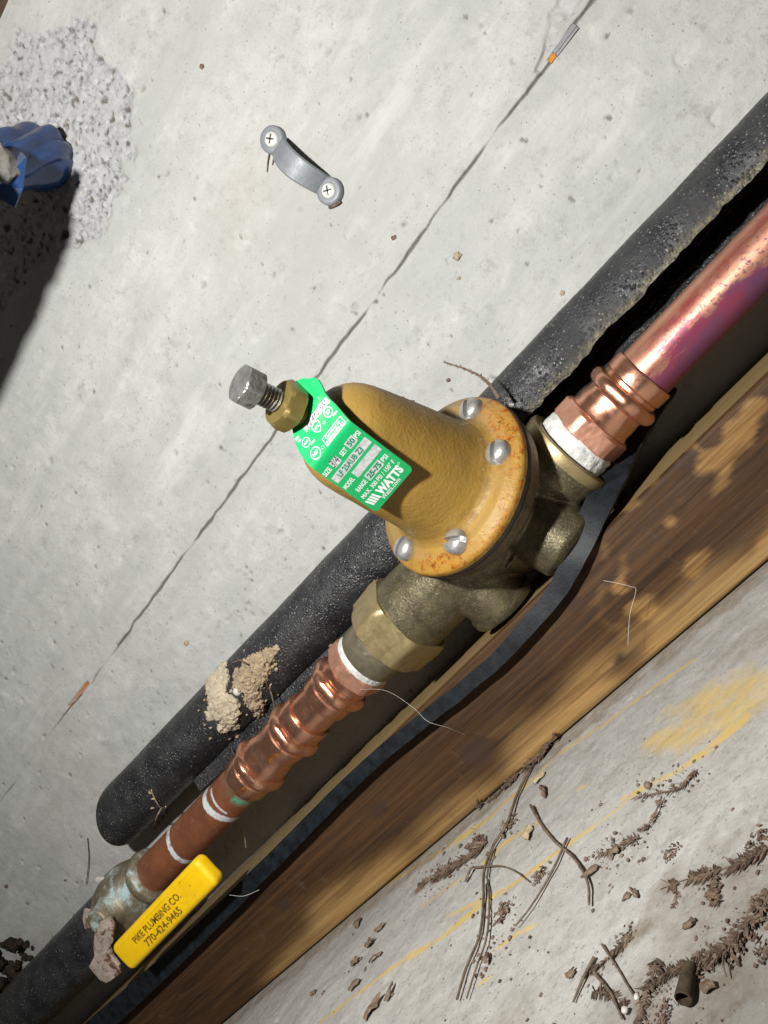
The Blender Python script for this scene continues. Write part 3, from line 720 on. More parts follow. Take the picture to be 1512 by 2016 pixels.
# union nut, tailpiece, white thread tape
lathe('union_nut', [(-83.5, 14), (-83.5, 19.2), (-82.2, 20.8), (-70, 21.9), (-67.0, 21.5), (-65.5, 20.4), (-65.5, 19.0)], PA, PD, M['brass_nut'], reg, 120, hexr(38.4, .55), (0, -1, 0), sharp=25)
lathe('tailpiece', [(-97.5, 12), (-97.5, 14.2), (-96.5, 14.8), (-84.5, 14.8), (-82.5, 14)], PA, PD, M['tail'], reg, 64)
def tape_r(q, r, t): return r + .45 * mnoise.noise(Vector((4 * math.cos(t), 4 * math.sin(t), q * .5))) + .25 * mnoise.noise(Vector((14 * math.cos(t), 14 * math.sin(t), q * .4)))
tp = lathe('thread_tape', [(34.2, 12), (34.2, 14.6), (35.2, 15.3), (36.5, 15.1), (38, 15.2), (39.5, 14.9), (41, 14.8), (42.2, 14.2), (42.2, 12)], PA, PD, M['tape'], None, 120, tape_r, (0, -1, 0), sharp=60,
      label='band of white thread tape at the regulator outlet', cat='tape')
lathe('thread_tape', [(-101.2, 12), (-101.2, 13.9), (-100.0, 14.5), (-99, 14.2), (-98.0, 14.4), (-97.2, 13.6), (-97.2, 12)], PA, PD, M['tape'], None, 120, lambda q, r, t: r + .4 * (tape_r(q, r, t) - r), (0, -1, 0), sharp=60,
      label='thin white ring of thread tape under the brass union nut', cat='tape')

# gasket between body and bell
lathe('gasket', [(30.2, 34), (30.2, 36.0), (31.4, 36.4), (32.6, 36.0), (32.6, 34)], BO, B, M['gasket'], reg, 96, lambda q, r, t: r + .35 * mnoise.noise(Vector((9 * math.cos(t), 9 * math.sin(t), q))) , sharp=60)
# bell with flange
bprof = [(32.4, 33), (32.4, 35.6), (32.9, 36.2), (34.9, 36.3), (35.8, 36.0), (38.0, 32.6), (38.5, 31.8), (38.6, 31), (38.7, 28.6), (39.0, 27.0), (39.7, 25.7), (41.0, 24.5), (43.5, 23.6), (47, 23.0), (52, 22.5), (58, 22.0), (65, 21.4), (72, 20.7), (80, 19.9), (85, 19.25),
         (88, 18.6), (90.5, 17.7), (93, 16.3), (95, 14.7), (96.6, 12.9), (97.6, 11.2), (98.2, 9.4), (99.6, 5.4), (107.0, 4.9), (107.0, 4.2)]
# finer rings for a smooth dome
def dens(pr, m=3):
    out = []
    for a_, b_ in zip(pr[:-1], pr[1:]):
        for k in range(m): out.append((a_[0] + (b_[0]-a_[0])*k/m, a_[1] + (b_[1]-a_[1])*k/m))
    return out + [pr[-1]]
bp2 = dens(bprof, 3); sg = 144
SCREWS = [(-29, 29.2), (27, 28.2), (104, 28.6), (160, 29.6), (222, 29.4), (277, 29.2)]
def bell_r(q, r, t):
    return r + .10 * mnoise.noise(Vector((q * .12, 2 * math.cos(t), 2 * math.sin(t))))
V, Fc = lathe_vf(bp2, BO, B, sg, bell_r, Xw)
# lathe frame: e1 = X, e2 = B x X ; angle of Dn in that frame is -90 or +90 -> handled by sgn
e2 = np.cross(B, Xw); SG = 1.0 if e2 @ Dn > 0 else -1.0
rust = []; grime = []
for p in V:
    q = np.asarray(p) - BO; h = q @ B; r = math.hypot(q @ Xw, q @ Dn); ph = math.degrees(math.atan2(q @ Dn, q @ Xw))
    v = 0.0
    if h < 42 and r > 24:
        for c, w in ((8, 38), (120, 26), (60, 12)):
            d = abs((ph - c + 180) % 360 - 180); v = max(v, (1 if c != 60 else .5) * math.exp(-(d / w) ** 2))
        v *= min(1, max(.15, (r - 25) / 8))
        if r > 34.0: v = max(v, .5)
    rust.append(v)
    g_ = 0.0
    if 38 < h < 42:
        for a_, r_ in SCREWS:
            d_ = math.hypot(q @ Xw - r_ * math.cos(math.radians(a_)), q @ Dn - r_ * math.sin(math.radians(a_))); g_ = max(g_, min(1, max(0, (7.0 - d_) / 2.0)))
    if 39 < h < 43.5 and r < 28: g_ = max(g_, .55)
    grime.append(g_)
bell = obj('bell', V, Fc, M['bell'], reg, sharp=42, attrs={'rust': rust, 'grime': grime})

def slotted_screw(center, axis, R, Hh, slot_ang, parent, mat, name='flange_screw'):
    a, f1, f2 = frame(axis)
    u = math.cos(slot_ang) * f1 + math.sin(slot_ang) * f2; w = np.cross(a, u)
    sw = 1.05; us = [-R, -R*.96, -R*.88, -R*.75, -R*.58, -R*.4, -sw-.35, -sw, -sw+.02, 0, sw-.02, sw, sw+.35, R*.4, R*.58, R*.75, R*.88, R*.96, R]
    nv = 17; V = []
    for uu in us:
        ch = math.sqrt(max(0, R*R - uu*uu))
        for k in range(nv):
            vv = -ch + 2*ch*k/(nv-1); rr = math.hypot(uu, vv) / R
            z = Hh * (.42 + .58 * math.sqrt(max(0, 1 - rr ** 2.4)))
            if abs(uu) < sw - .01: z -= 2.3
            V.append(np.asarray(center) + uu * w + vv * u + a * max(z, .3))
    Fc = []
    n = len(us)
    for i in range(n-1):
        for k in range(nv-1): Fc.append((i*nv+k, i*nv+k+1, (i+1)*nv+k+1, (i+1)*nv+k))
    # skirt
    rim = [i*nv for i in range(n)] + [(n-1)*nv + k for k in range(1, nv)] + [i*nv + nv-1 for i in range(n-2, -1, -1)] + [k for k in range(nv-2, 0, -1)]
    b0 = len(V)
    for i in rim:
        p = np.asarray(V[i]); V.append(p - a * ((p - np.asarray(center)) @ a + .6))
    m = len(rim)
    for i in range(m): Fc.append((rim[i], rim[(i+1) % m], b0 + (i+1) % m, b0 + i))
    # orient outward
    me = bpy.data.meshes.new('t'); me.from_pydata([tuple(p) for p in V], [], Fc); bm = bmesh.new(); bm.from_mesh(me)
    bmesh.ops.remove_doubles(bm, verts=bm.verts[:], dist=1e-4); bmesh.ops.recalc_face_normals(bm, faces=bm.faces[:])
    V2 = [np.array(v.co) for v in bm.verts]; F2 = [tuple(v.index for v in f.verts) for f in bm.faces]; bm.free(); bpy.data.meshes.remove(me)
    return obj(name, V2, F2, mat, parent, sharp=38)
for i, (ph, rr) in enumerate(SCREWS):
    p = math.radians(ph); c = bp(38.6, rr * math.cos(p), rr * math.sin(p))
    slotted_screw(c, B, 4.75, 4.2, [1.05, .98, 2.5, .55, .2, 1.4][i], reg, M['screw'])

# lock nut and adjusting bolt
ln = [(108.8, 4.2), (108.8, 7.9), (109.3, 8.5), (112.8, 8.8), (113.8, 8.3), (115.0, 7.4), (115.2, 6.8), (115.2, 3.6)]
lathe('lock_nut', ln, BO, B, M['brass_lock'], reg, 120, hexr(15.2, .42), Xw, sharp=24)
th = []
s = 98.0
while s < 126:
    th += [(s, 3.15), (s + .55, 3.95), (s + .75, 3.95), (s + 1.3, 3.15)]; s += 1.35
ab = lathe('adjusting_bolt', th, BO, B, M['steel'], reg, 40, sharp=60)
lathe('bolt_head', [(123.6, 3.5), (123.6, 6.2), (124.2, 7.1), (128.6, 7.2), (129.5, 6.6), (129.9, 5.9), (129.8, 3)], BO, B, M['bolt'], ab, 120, hexr(12.1, .15), Xw, sharp=24)
# loose bits stuck to the bell
V, Fc = merge([ico_vf(bp(70, 17.2, -10.2), 1.6, 2, (.8, 1, 1.1), .5, 2.2, 3), ico_vf(bp(66.5, 17.8, -9.4), 1.5, 2, (1, .8, 1), .5, 2.2, 5)])
obj('mud_speck', V, Fc, M['mud'], label='tiny crumb of mud stuck on the ochre bell', cat='mud')

# ------------------------------------------------------------------ green tag held under the lock nut
TX0, TX1 = -8.6, 12.1
Pn = bp(101.2, 0, 0)
def tag_map(a, b, off=0.0):
    """a 0..1 across, b: 0 at the crease, 1 at the free end, negative towards the nut"""
    d0, h0 = 16.6, 99.7; d1, h1 = 23.2, 72.9
    e = np.array([d1 - d0, h1 - h0]); e_n = np.array([-e[1], e[0]]) / np.linalg.norm(e)
    w = unit([.97, -.10]) if True else None
    up = np.array([16.6, -8.2]); upl = up / .72
    k = .06
    if b >= k: q = np.array([d0, h0]) + e * b; nrm = e_n
    elif b <= -k: q = np.array([d0, h0]) + upl * b; nrm = np.array([-upl[1], upl[0]]) / np.linalg.norm(upl)
    else:
        t = (b + k) / (2*k); q1 = np.array([d0, h0]) - upl * k; q2 = np.array([d0, h0]) + e * k; c = np.array([d0, h0])
        q = (1-t)**2*q1 + 2*t*(1-t)*c + t*t*q2; n1 = np.array([-upl[1], upl[0]]) / np.linalg.norm(upl); nrm = unit((1-t)*n1 + t*e_n)
    if nrm[0] < 0 and nrm[1] < 0: nrm = -nrm
    q = q + nrm * off
    shift = -2.3 * max(0, b)
    x = TX0 + (TX1 - TX0) * a + shift
    return BO + Xw * x + Dn * q[0] + B * q[1]
def tag_bounds(b):
    if b >= 0:
        r = .07; d = max(0, b - (1 - r)); k = r - math.sqrt(max(0, r*r - d*d)); return k, 1 - k
    t = -b
    L = np.interp(t, [0, .15, .27, .38, .51, .62, .72, .84, .92, .97, 1.0], [0, -.01, -.005, .03, .105, .185, .20, .20, .23, .28, .36])
    Rr = np.interp(t, [0, .15, .3, .42, .52, .62, .72, .78, .84, .92, .97, 1.0], [1, 1.0, 1.0, .985, .99, 1.03, 1.05, 1.03, .95, .87, .78, .66])
    return L, Rr
green = thing('name_tag', bp(73, 0, 24), 'green enamel data tag with white lettering under the lock nut', 'tag')
bs = sorted(set(list(np.linspace(-1, .93, 78)) + list(np.linspace(.93, 1.0, 10)))); V = []; na = 15
for side, off in ((0, .35), (1, -.35)):
    for b in bs:
        l, r = tag_bounds(b)
        for i in range(na): V.append(tag_map(l + (r - l) * i / (na - 1), b, off))
nb = len(bs); Fc = []; o2 = nb * na
for i in range(nb - 1):
    for j in range(na - 1):
        q = (i*na + j, i*na + j + 1, (i+1)*na + j + 1, (i+1)*na + j); Fc.append(q[::-1]); Fc.append(tuple(o2 + k for k in q))
edge = [i*na for i in range(nb)] + [(nb-1)*na + j for j in range(1, na)] + [i*na + na - 1 for i in range(nb-2, -1, -1)] + [j for j in range(na-2, 0, -1)]
for i in range(len(edge)):
    a_, b_ = edge[i], edge[(i+1) % len(edge)]; Fc.append((a_, b_, b_ + o2, a_ + o2))
obj('plate', V, Fc, M['green'], green, sharp=40)
TW = TX1 - TX0; TL = 27.1                       # mm across, mm along the lower part
def tmap_vf(vf, a, b, off):
    """flat drawing in millimetres (x across to the right, y towards the nut) laid on the tag at (a, b)"""
    V, Fc = vf
    return [tag_map(a + p[0] / TW, b - p[1] / TL, off) for p in V], Fc
def rect(w, h, nx=8, ny=3): return [np.array([-w/2 + w*i/nx, -h/2 + h*j/ny, 0]) for j in range(ny+1) for i in range(nx+1)], [(j*(nx+1)+i, j*(nx+1)+i+1, (j+1)*(nx+1)+i+1, (j+1)*(nx+1)+i) for j in range(ny) for i in range(nx)]
def ring(r, w, n=28, sx=1.0):
    V = []; Fc = []
    for i in range(n):
        t = 2*math.pi*i/n
        for rr in (r - w/2, r + w/2): V.append(np.array([rr*math.cos(t)*sx, rr*math.sin(t), 0]))
    for i in range(n): j = (i+1) % n; Fc.append((2*i, 2*i+1, 2*j+1, 2*j))
    return V, Fc
def frame_vf(w, h, t): return merge([tuple2(rect(w, t), 0, h/2), tuple2(rect(w, t), 0, -h/2), tuple2(rect(t, h), w/2, 0), tuple2(rect(t, h), -w/2, 0)])
def tuple2(vf, dx, dy, rot=0.0):
    c, s = math.cos(rot), math.sin(rot)
    return [np.array([p[0]*c - p[1]*s + dx, p[0]*s + p[1]*c + dy, 0]) for p in vf[0]], vf[1]
P_OFF, T_OFF = .39, .43
def put(name, vf, a, b, mat, off=T_OFF): return obj(name, *tmap_vf(vf, a, b, off), mat, green, smooth=False)
def fit(body, width, height, bold=.03, shear=0.0, space=1.0):
    V, Fc = text_vf(body, 1.0, 'LEFT', bold, space, shear); A = np.array(V); lo, hi = A.min(0), A.max(0)
    s = np.array([width / (hi[0]-lo[0]), height / (hi[1]-lo[1]), 1]); c = (lo + hi) / 2
    return [(p - c) * s for p in V], Fc
W_, S_, G_, K_ = M['white_print'], M['silver'], M['green_ink'], M['pen']
# rows below the crease
put('label_panel', rect(4.0, 2.9), .735, .165, S_, P_OFF); put('lettering', fit('50', 2.9, 2.0, .04), .735, .165, G_)
put('label_panel', rect(3.6, 2.9), .315, .168, S_, P_OFF); put('handwriting', fit('3/4', 3.6, 3.0, .0, .25), .31, .155, K_)
put('lettering', fit('SIZE', 3.5, 1.75, .02), .10, .165, W_); put('lettering', fit('SET', 2.9, 1.75, .02), .535, .168, W_); put('lettering', fit('PSI', 2.3, 1.75, .02), .90, .162, W_)
put('label_panel', rect(18.6, 3.0, 20), .49, .312, S_, P_OFF); put('lettering', fit('LF 25AUB Z3', 12.6, 2.1, .035), .46, .312, G_)
put('label_panel', rect(12.8, 3.0, 14), .635, .465, S_, P_OFF); put('lettering', fit('MODEL', 4.9, 1.7, .02), .155, .47, W_)
put('label_panel', rect(7.6, 2.9, 10), .585, .615, S_, P_OFF); put('lettering', fit('25-75', 6.4, 2.1, .05), .585, .615, G_)
put('lettering', fit('RANGE', 4.9, 1.8, .02), .245, .617, W_); put('lettering', fit('PSI', 2.5, 1.8, .02), .855, .615, W_)
put('lettering', fit('MAX. 300 PSI / 150° F', 17.2, 1.75, .015), .495, .728, W_)
put('lettering', fit('WATTS', 12.2, 3.4, .055), .60, .852, W_); put('lettering', ring(.34, .14, 14), .925, .80, W_)
for k in range(4):                                # slanted stripes of the emblem before the name
    x0 = -2.3 + k * 1.12
    vf = ([np.array([x0 + .55, -1.6, 0]), np.array([x0 + 1.35, -1.6, 0]), np.array([x0 + .35, 1.6, 0]), np.array([x0 - .45, 1.6, 0])], [(0, 1, 2, 3)])
    put('emblem_stripe', vf, .175, .85, W_)
put('lettering', fit('Watts.com', 9.2, 1.6, .01), .50, .937, W_)
# marks above the crease
put('lettering', frame_vf(10.0, 3.1, .3), .69, -.085, W_, P_OFF); put('lettering', fit('Certified to', 7.6, 1.15, .02), .69, -.108, W_); put('lettering', fit('NSF/ANSI 61', 8.8, 1.25, .03), .69, -.054, W_)
put('emblem_ring', ring(2.05, .3), .215, -.095, W_, P_OFF); put('lettering', fit('NSF', 2.5, 1.3, .05), .215, -.095, W_); put('lettering', ring(.5, .14, 16), .375, -.065, W_)
put('emblem_ring', ring(1.65, .22), .205, -.30, W_, P_OFF); put('lettering', fit('ASSE', 2.3, .9, .02), .205, -.30, W_); put('lettering', fit('1003', 2.2, .8, .02), .30, -.225, W_)
sh = [(-1.9, 1.5), (-1.0, 1.75), (0, 2.1), (1.0, 1.75), (1.9, 1.5), (1.85, .2), (1.4, -1.2), (0, -2.3), (-1.4, -1.2), (-1.85, .2)]
V = []; Fc = []
for k, (x, y) in enumerate(sh): V += [np.array([x, y, 0]), np.array([x * .84, y * .84, 0])]
for k in range(len(sh)): j = (k+1) % len(sh); Fc.append((2*k, 2*k+1, 2*j+1, 2*j))
put('emblem_shield', (V, Fc), .515, -.315, W_, P_OFF); put('lettering', fit('UPC', 2.7, 1.15, .03), .515, -.315, W_); put('lettering', ring(.5, .14, 16), .66, -.27, W_)
put('emblem_ring', ring(1.7, .32), .825, -.315, W_, P_OFF); put('lettering', fit('SP', 1.9, 1.5, .05), .825, -.315, W_); put('lettering', ring(.42, .13, 16), .95, -.40, W_); put('lettering', fit('B356', 2.3, .85, .02), .90, -.225, W_)
put('label_panel', rect(13.2, 2.5, 14), .64, -.435, S_, P_OFF); put('handwriting', fit('224N W', 11.6, 2.2, .0, .2), .64, -.435, K_)
put('lettering', fit('SER.', 2.0, .95, .02),   .135, -.445, W_); put('lettering', fit('NO.', 1.7, .95, .02), .135, -.395, W_)

# ------------------------------------------------------------------ foam insulation split open behind the pipe
IR, IT = 17.0, 8.0
def ins_axis(x): return np.array([x, -17.6, 28.4 - .05 * x])
def build_insulation():
    xs = np.arange(-312, 330, 1.6); na = 56; V = []; torn = []
    for ix, x in enumerate(xs):
        c = ins_axis(x)
        e_vis = np.interp(x, [-312, -200, -100, -40, 0, 30, 60, 100, 135, 172, 330], [268, 262, 250, 236, 216, 200, 196, 190, 187, 186, 186])
        jag = 6 * mnoise.noise(Vector((x * .06, 0, 3))) + 3.2 * mnoise.noise(Vector((x * .25, 0, 7)))
        e_vis += jag; e0 = -55.0 - 52.0 * min(1, max(0, (x + 262) / 14))
        t_end = max(0, (x + 312))
        for s in range(2):                       # outer, inner
            for k in range(na):
                f = k / (na - 1); a = math.radians(e0 + (e_vis - (0 if s == 0 else 7 + 3*mnoise.noise(Vector((x*.2, 1, 1)))) - e0) * f)
                r = (IR if s == 0 else IR - IT) + (.35 * mnoise.noise(Vector((x * .05, 2 * math.cos(a), 2 * math.sin(a)))) + .12 * mnoise.noise(Vector((x * .4, 8 * math.cos(a), 8 * math.sin(a)))))
                dg = math.degrees(a)
                if dg < -58: r += (-58 - dg) * .16  # back lip flares behind the pipe, black foam filling the shaded gap
                # the cut end slants: the side that faces the room is cut back least
                slant = 0
                if ix < 14:
                    slant = (14 - ix) / 14 * (14 * (math.sin(a) * .55 + .1) - 6 * max(0, -math.cos(a)))
                V.append((x + slant, c[1] + r * math.cos(a), c[2] + r * math.sin(a)))
                torn.append(max(0, min(1, (f - .955) / .03)) if s == 0 and x > -60 else (1.0 if s == 1 and f > .95 and x > -60 else 0))
    Fc = []; row = 2 * na
    for i in range(len(xs) - 1):
        for k in range(na - 1):
            a = i*row + k; Fc.append((a, a + row, a + row + 1, a + 1))
            a = i*row + na + k; Fc.append((a, a + 1, a + row + 1, a + row))
        a = i*row; Fc.append((a, a + na, a + row + na, a + row))
        a = i*row + na - 1; Fc.append((a, a + row, a + row + na, a + na))
    for i in (0, len(xs) - 1):
        for k in range(na - 1):
            a = i*row + k; q = (a, a + 1, a + na + 1, a + na); Fc.append(q if i == 0 else q[::-1])
    sleeve = obj('pipe_insulation', V, Fc, M['foam'], label='long black foam pipe sleeve split open and lying against the wall', cat='pipe insulation', sharp=50, attrs={'torn': torn}, group='foam sleeves')
    return sleeve
build_insulation()
# the sleeve still closed round the pipe at the lower left
def build_lower():
    xs = np.arange(-620, -318, 2.0); na = 72; V = []
    for ix, x in enumerate(xs):
        c = px(x) + np.array([0, 3.0, -1.5]); R = IR + .6 - .3 * math.sin(x * .02)
        for s in range(2):
            for k in range(na):
                a = 2 * math.pi * k / na
                r = (R if s == 0 else R - 6) + .5 * mnoise.noise(Vector((x * .04, 2 * math.cos(a), 2 * math.sin(a)))) + .15 * mnoise.noise(Vector((x * .4, 8 * math.cos(a), 8 * math.sin(a))))
                e = max(0, (x + 334) / 16); V.append((x - e * 9 * max(0, -math.sin(a) - .1) + e * 2 * mnoise.noise(Vector((3 * math.cos(a), 3 * math.sin(a), 0))), c[1] + r * math.cos(a), c[2] + r * math.sin(a)))
    Fc = []; row = 2 * na
    for i in range(len(xs) - 1):
        for k in range(na):
            k2 = (k + 1) % na
            Fc.append((i*row + k, (i+1)*row + k, (i+1)*row + k2, i*row + k2)); Fc.append((i*row + na + k, i*row + na + k2, (i+1)*row + na + k2, (i+1)*row + na + k))
    i = len(xs) - 1
    for k in range(na): k2 = (k + 1) % na; Fc.append((i*row + k, i*row + na + k, i*row + na + k2, i*row + k2))
    return obj('pipe_insulation', V, Fc, M['foam'], label='black foam pipe sleeve still closed round the pipe at the lower left', cat='pipe insulation', sharp=50, group='foam sleeves', attrs={'torn': [0.0] * len(V)})
build_lower()
# lower lip of the split sleeve, sprung forward over the timber
def build_lip():
    ctl = [((1305, 755), -22, 5, 5), ((1270, 805), -27, 5, 5), ((1236, 868), -34, 5, 4.5), ((1206, 935), -46, 4.6, 3.6), ((1172, 1008), -57, 4.2, 3), ((1136, 1090), -63.6, 3.6, 2.4), ((1092, 1170), -64.6, 3.0, 2.4), ((1028, 1246), -66, 2.7, 2.4), ((960, 1316), -66, 2.5, 2.4), ((850, 1405), -66, 2.5, 2.4), ((742, 1493), -66, 2.6, 2.4), ((662, 1568), -66, 2.8, 2.4),
           ((592, 1640), -66, 3.0, 2.4), ((506, 1726), -66, 3.2, 2.4), ((402, 1830), -66, 3.6, 2.4), ((302, 1924), -65.5, 4.2, 2.6), ((202, 2014), -65, 5.0, 2.8), ((62, 2140), -64, 6.0, 3), ((-150, 2320), -62, 8, 3)]
    C3 = spline([np.concatenate([wall_pt(u, v, y), [h * 1.22, t]]) for (u, v), y, h, t in ctl], 10)
    V = []; n = len(C3); K = 4
    for i, c in enumerate(C3):
        p = c[:3]; hh, tt = c[3], c[4]
        tg = unit(C3[min(i+1, n-1)][:3] - C3[max(i-1, 0)][:3])
        out = unit(np.array([0, -1.0, .22])); out = unit(out - tg * (out @ tg)); up = np.cross(out, tg)
        if up[2] < 0: up = -up
        j = .35 * mnoise.noise(Vector((i * .25, 1, 2)))
        pr = []
        for (sx, sy) in ((1, -1), (1, -.5), (1, 0), (1, .5), (1, 1), (0, 1.04), (-1, 1), (-1, 0), (-1, -1), (0, -1.04)):
            pr.append(p + out * (sx * tt / 2 * (.96 if abs(sy) == 1 else 1)) + up * (sy * (hh + (j if sy > 0 else -j))))
        V += pr
    m = 10; Fc = []
    for i in range(n - 1):
        for k in range(m):
            k2 = (k + 1) % m; Fc.append((i*m + k, i*m + k2, (i+1)*m + k2, (i+1)*m + k))
    Fc.append(tuple(range(m))); Fc.append(tuple((n-1)*m + k for k in range(m))[::-1])
    me = bpy.data.meshes.new('t'); me.from_pydata([tuple(p) for p in V], [], Fc); bm = bmesh.new(); bm.from_mesh(me); bmesh.ops.recalc_face_normals(bm, faces=bm.faces[:])
    Fc = [tuple(v.index for v in f.verts) for f in bm.faces]; bm.free()
    return obj('foam_strip', V, Fc, M['strip'], label='black bent strip of foam running in front of the timber', cat='foam strip', sharp=35)
build_lip()

# ------------------------------------------------------------------ ball valve with yellow lever
valve = thing('ball_valve', px(-315) + np.array([0, 0, -18]), 'corroded brass ball valve with a yellow lever at the lower left', 'valve')
lathe('collar', [(-299.5, 11.3), (-299.5, 14.2), (-298, 15.0), (-295.5, 15.2), (-293.5, 14.6), (-292.2, 12.8), (-292.0, 11.2)], PA, PD, M['valve'], valve, 64, lambda q, r, t: r + .3 * mnoise.noise(Vector((q * .3, 4 * math.cos(t), 4 * math.sin(t)))), (0, -1, 0))
vb = [lathe_vf([(-345, 12), (-338, 15.5), (-330, 18.2), (-322, 19.2), (-314, 18.6), (-307, 16.5), (-301, 14), (-297, 12.6)], PA, PD, 48),
      cyl(px(-318), px(-318) + np.array([0, -27, 3.0]), [(0, 11), (.6, 10), (.8, 8), (1, 7)])]
remeshed('valve_body', vb, .8, M['valve'], valve, 6)
hl = px(-318) + np.array([0, -27, 3.0])
# lever: a vinyl dipped flat bar
HC = [wall_pt(*p, -90) for p in ((385, 1697), (428, 1735), (265, 1915), (210, 1868))]
hx = unit((HC[0] + HC[1]) / 2 - (HC[2] + HC[3]) / 2); hy = (HC[0] - HC[1] + HC[3] - HC[2]) / 2; hy = unit(hy - hx * (hy @ hx)); hz = np.cross(hx, hy)
if hz[1] > 0: hz = -hz
hc = sum(HC) / 4; hlen = np.linalg.norm((HC[0] + HC[1]) / 2 - (HC[2] + HC[3]) / 2); hwid = np.linalg.norm((HC[0] - HC[1] + HC[3] - HC[2]) / 2)
bm = bmesh.new(); bmesh.ops.create_cube(bm, size=1)
for v in bm.verts: v.co = Vector((v.co.x * hlen, v.co.y * hwid, v.co.z * 8.0))
vert_e = [e for e in bm.edges if abs((e.verts[0].co - e.verts[1].co).z) > 1]
bmesh.ops.bevel(bm, geom=vert_e, offset=3.6, segments=7, affect='EDGES', profile=.5)
rim_e = [e for e in bm.edges if abs(e.verts[0].co.z - e.verts[1].co.z) < .01 and len(e.link_faces) == 2 and abs(e.link_faces[0].normal.z - e.link_faces[1].normal.z) > .5]
bmesh.ops.bevel(bm, geom=rim_e, offset=2.6, segments=5, affect='EDGES', profile=.5)
bmesh.ops.subdivide_edges(bm, edges=[e for e in bm.edges if e.calc_length() > 6], cuts=6, use_grid_fill=True)
V = [hc - hz * 3.5 + hx * v.co.x + hy * v.co.y + hz * (v.co.z + .25 * mnoise.noise(Vector((v.co.x * .08, v.co.y * .2, 0)))) for v in bm.verts]; Fc = [tuple(v.index for v in f.verts) for f in bm.faces]; bm.free()
if np.cross(hx, hy) @ hz < 0: Fc = [f[::-1] for f in Fc]
lever = obj('lever', V, Fc, M['yellow'], valve, sharp=None)
def lever_text(s, dx, dy, w, h):
    vf = fit(s, w, h, .015); V = [hc + hx * (p[0] + dx) + hy * (p[1] + dy) + hz * .85 for p in vf[0]]
    obj('lettering', V, vf[1], M['black_ink'], lever, smooth=False)
lever_text('PIKE PLUMBING CO.', -2.0, 2.0, 45, 3.6); lever_text('770-424-9465', -2.5, -3.2, 34, 3.9)
# peeling sealant round the valve
def sheet(name, poly_uv, y, mat, label, cat, thick=1.2, curl=1.5, seed=0, **kw):
    P = [wall_pt(u, v, y) for u, v in poly_uv]; c = sum(P) / len(P); V = []; n = len(P)
    rings_ = [1.0, .8, .55, .28]
    for s, off in ((0, -thick / 2), (1, thick / 2)):
        for f in rings_:
            for k, p in enumerate(P):
                q = c + (p - c) * f; d = curl * mnoise.noise(Vector(tuple(q * .12 + seed))) + .6 * curl * mnoise.noise(Vector(tuple(q * .4 + seed)))
                V.append(q + np.array([0, off + d, 0]))
        q = c; V.append(q + np.array([0, off + curl * mnoise.noise(Vector(tuple(q * .12 + seed))), 0]))
    Fc = []; R_ = len(rings_); st = R_ * n + 1
    for s in range(2):
        o = s * st
        for r in range(R_ - 1):
            for k in range(n):
                k2 = (k+1) % n; q = (o + r*n + k, o + r*n + k2, o + (r+1)*n + k2, o + (r+1)*n + k); Fc.append(q if s else q[::-1])
        for k in range(n):
            k2 = (k+1) % n; q = (o + (R_-1)*n + k, o + (R_-1)*n + k2, o + R_*n); Fc.append(q if s else q[::-1])
    for k in range(n): k2 = (k+1) % n; Fc.append((k, k2, st + k2, st + k))
    me = bpy.data.meshes.new('t'); me.from_pydata([tuple(p) for p in V], [], Fc); bm = bmesh.new(); bm.from_mesh(me); bmesh.ops.recalc_face_normals(bm, faces=bm.faces[:])
    Fc = [tuple(v.index for v in f.verts) for f in bm.faces]; bm.free(); bpy.data.meshes.remove(me)
    return obj(name, V, Fc, mat, label=label, cat=cat, sharp=50, **kw)
sheet('sealant_flake', [(200, 1812), (215, 1806), (224, 1822), (226, 1850), (214, 1862), (218, 1880), (236, 1898), (236, 1918), (222, 1926), (212, 1932), (196, 1930), (186, 1918), (180, 1898), (188, 1880), (185, 1862), (186, 1840)], -72, M['peel'],
      'large peeling tan flake hanging under the yellow lever', 'flake', 1.6, 3, 1)
sheet('sealant_flake', [(166, 1790), (180, 1792), (186, 1812), (178, 1826), (168, 1828), (164, 1808)], -58, M['peel'], 'small grey flake on the edge of the closed foam sleeve', 'flake', 1.4, 2, 2)
sheet('sealant_flake', [(190, 1727), (207, 1727), (209, 1735), (204, 1744), (196, 1738), (189, 1733)], -50, M['chip'], 'pale chip at the top of the corroded valve', 'flake', 1.2, 1, 4)

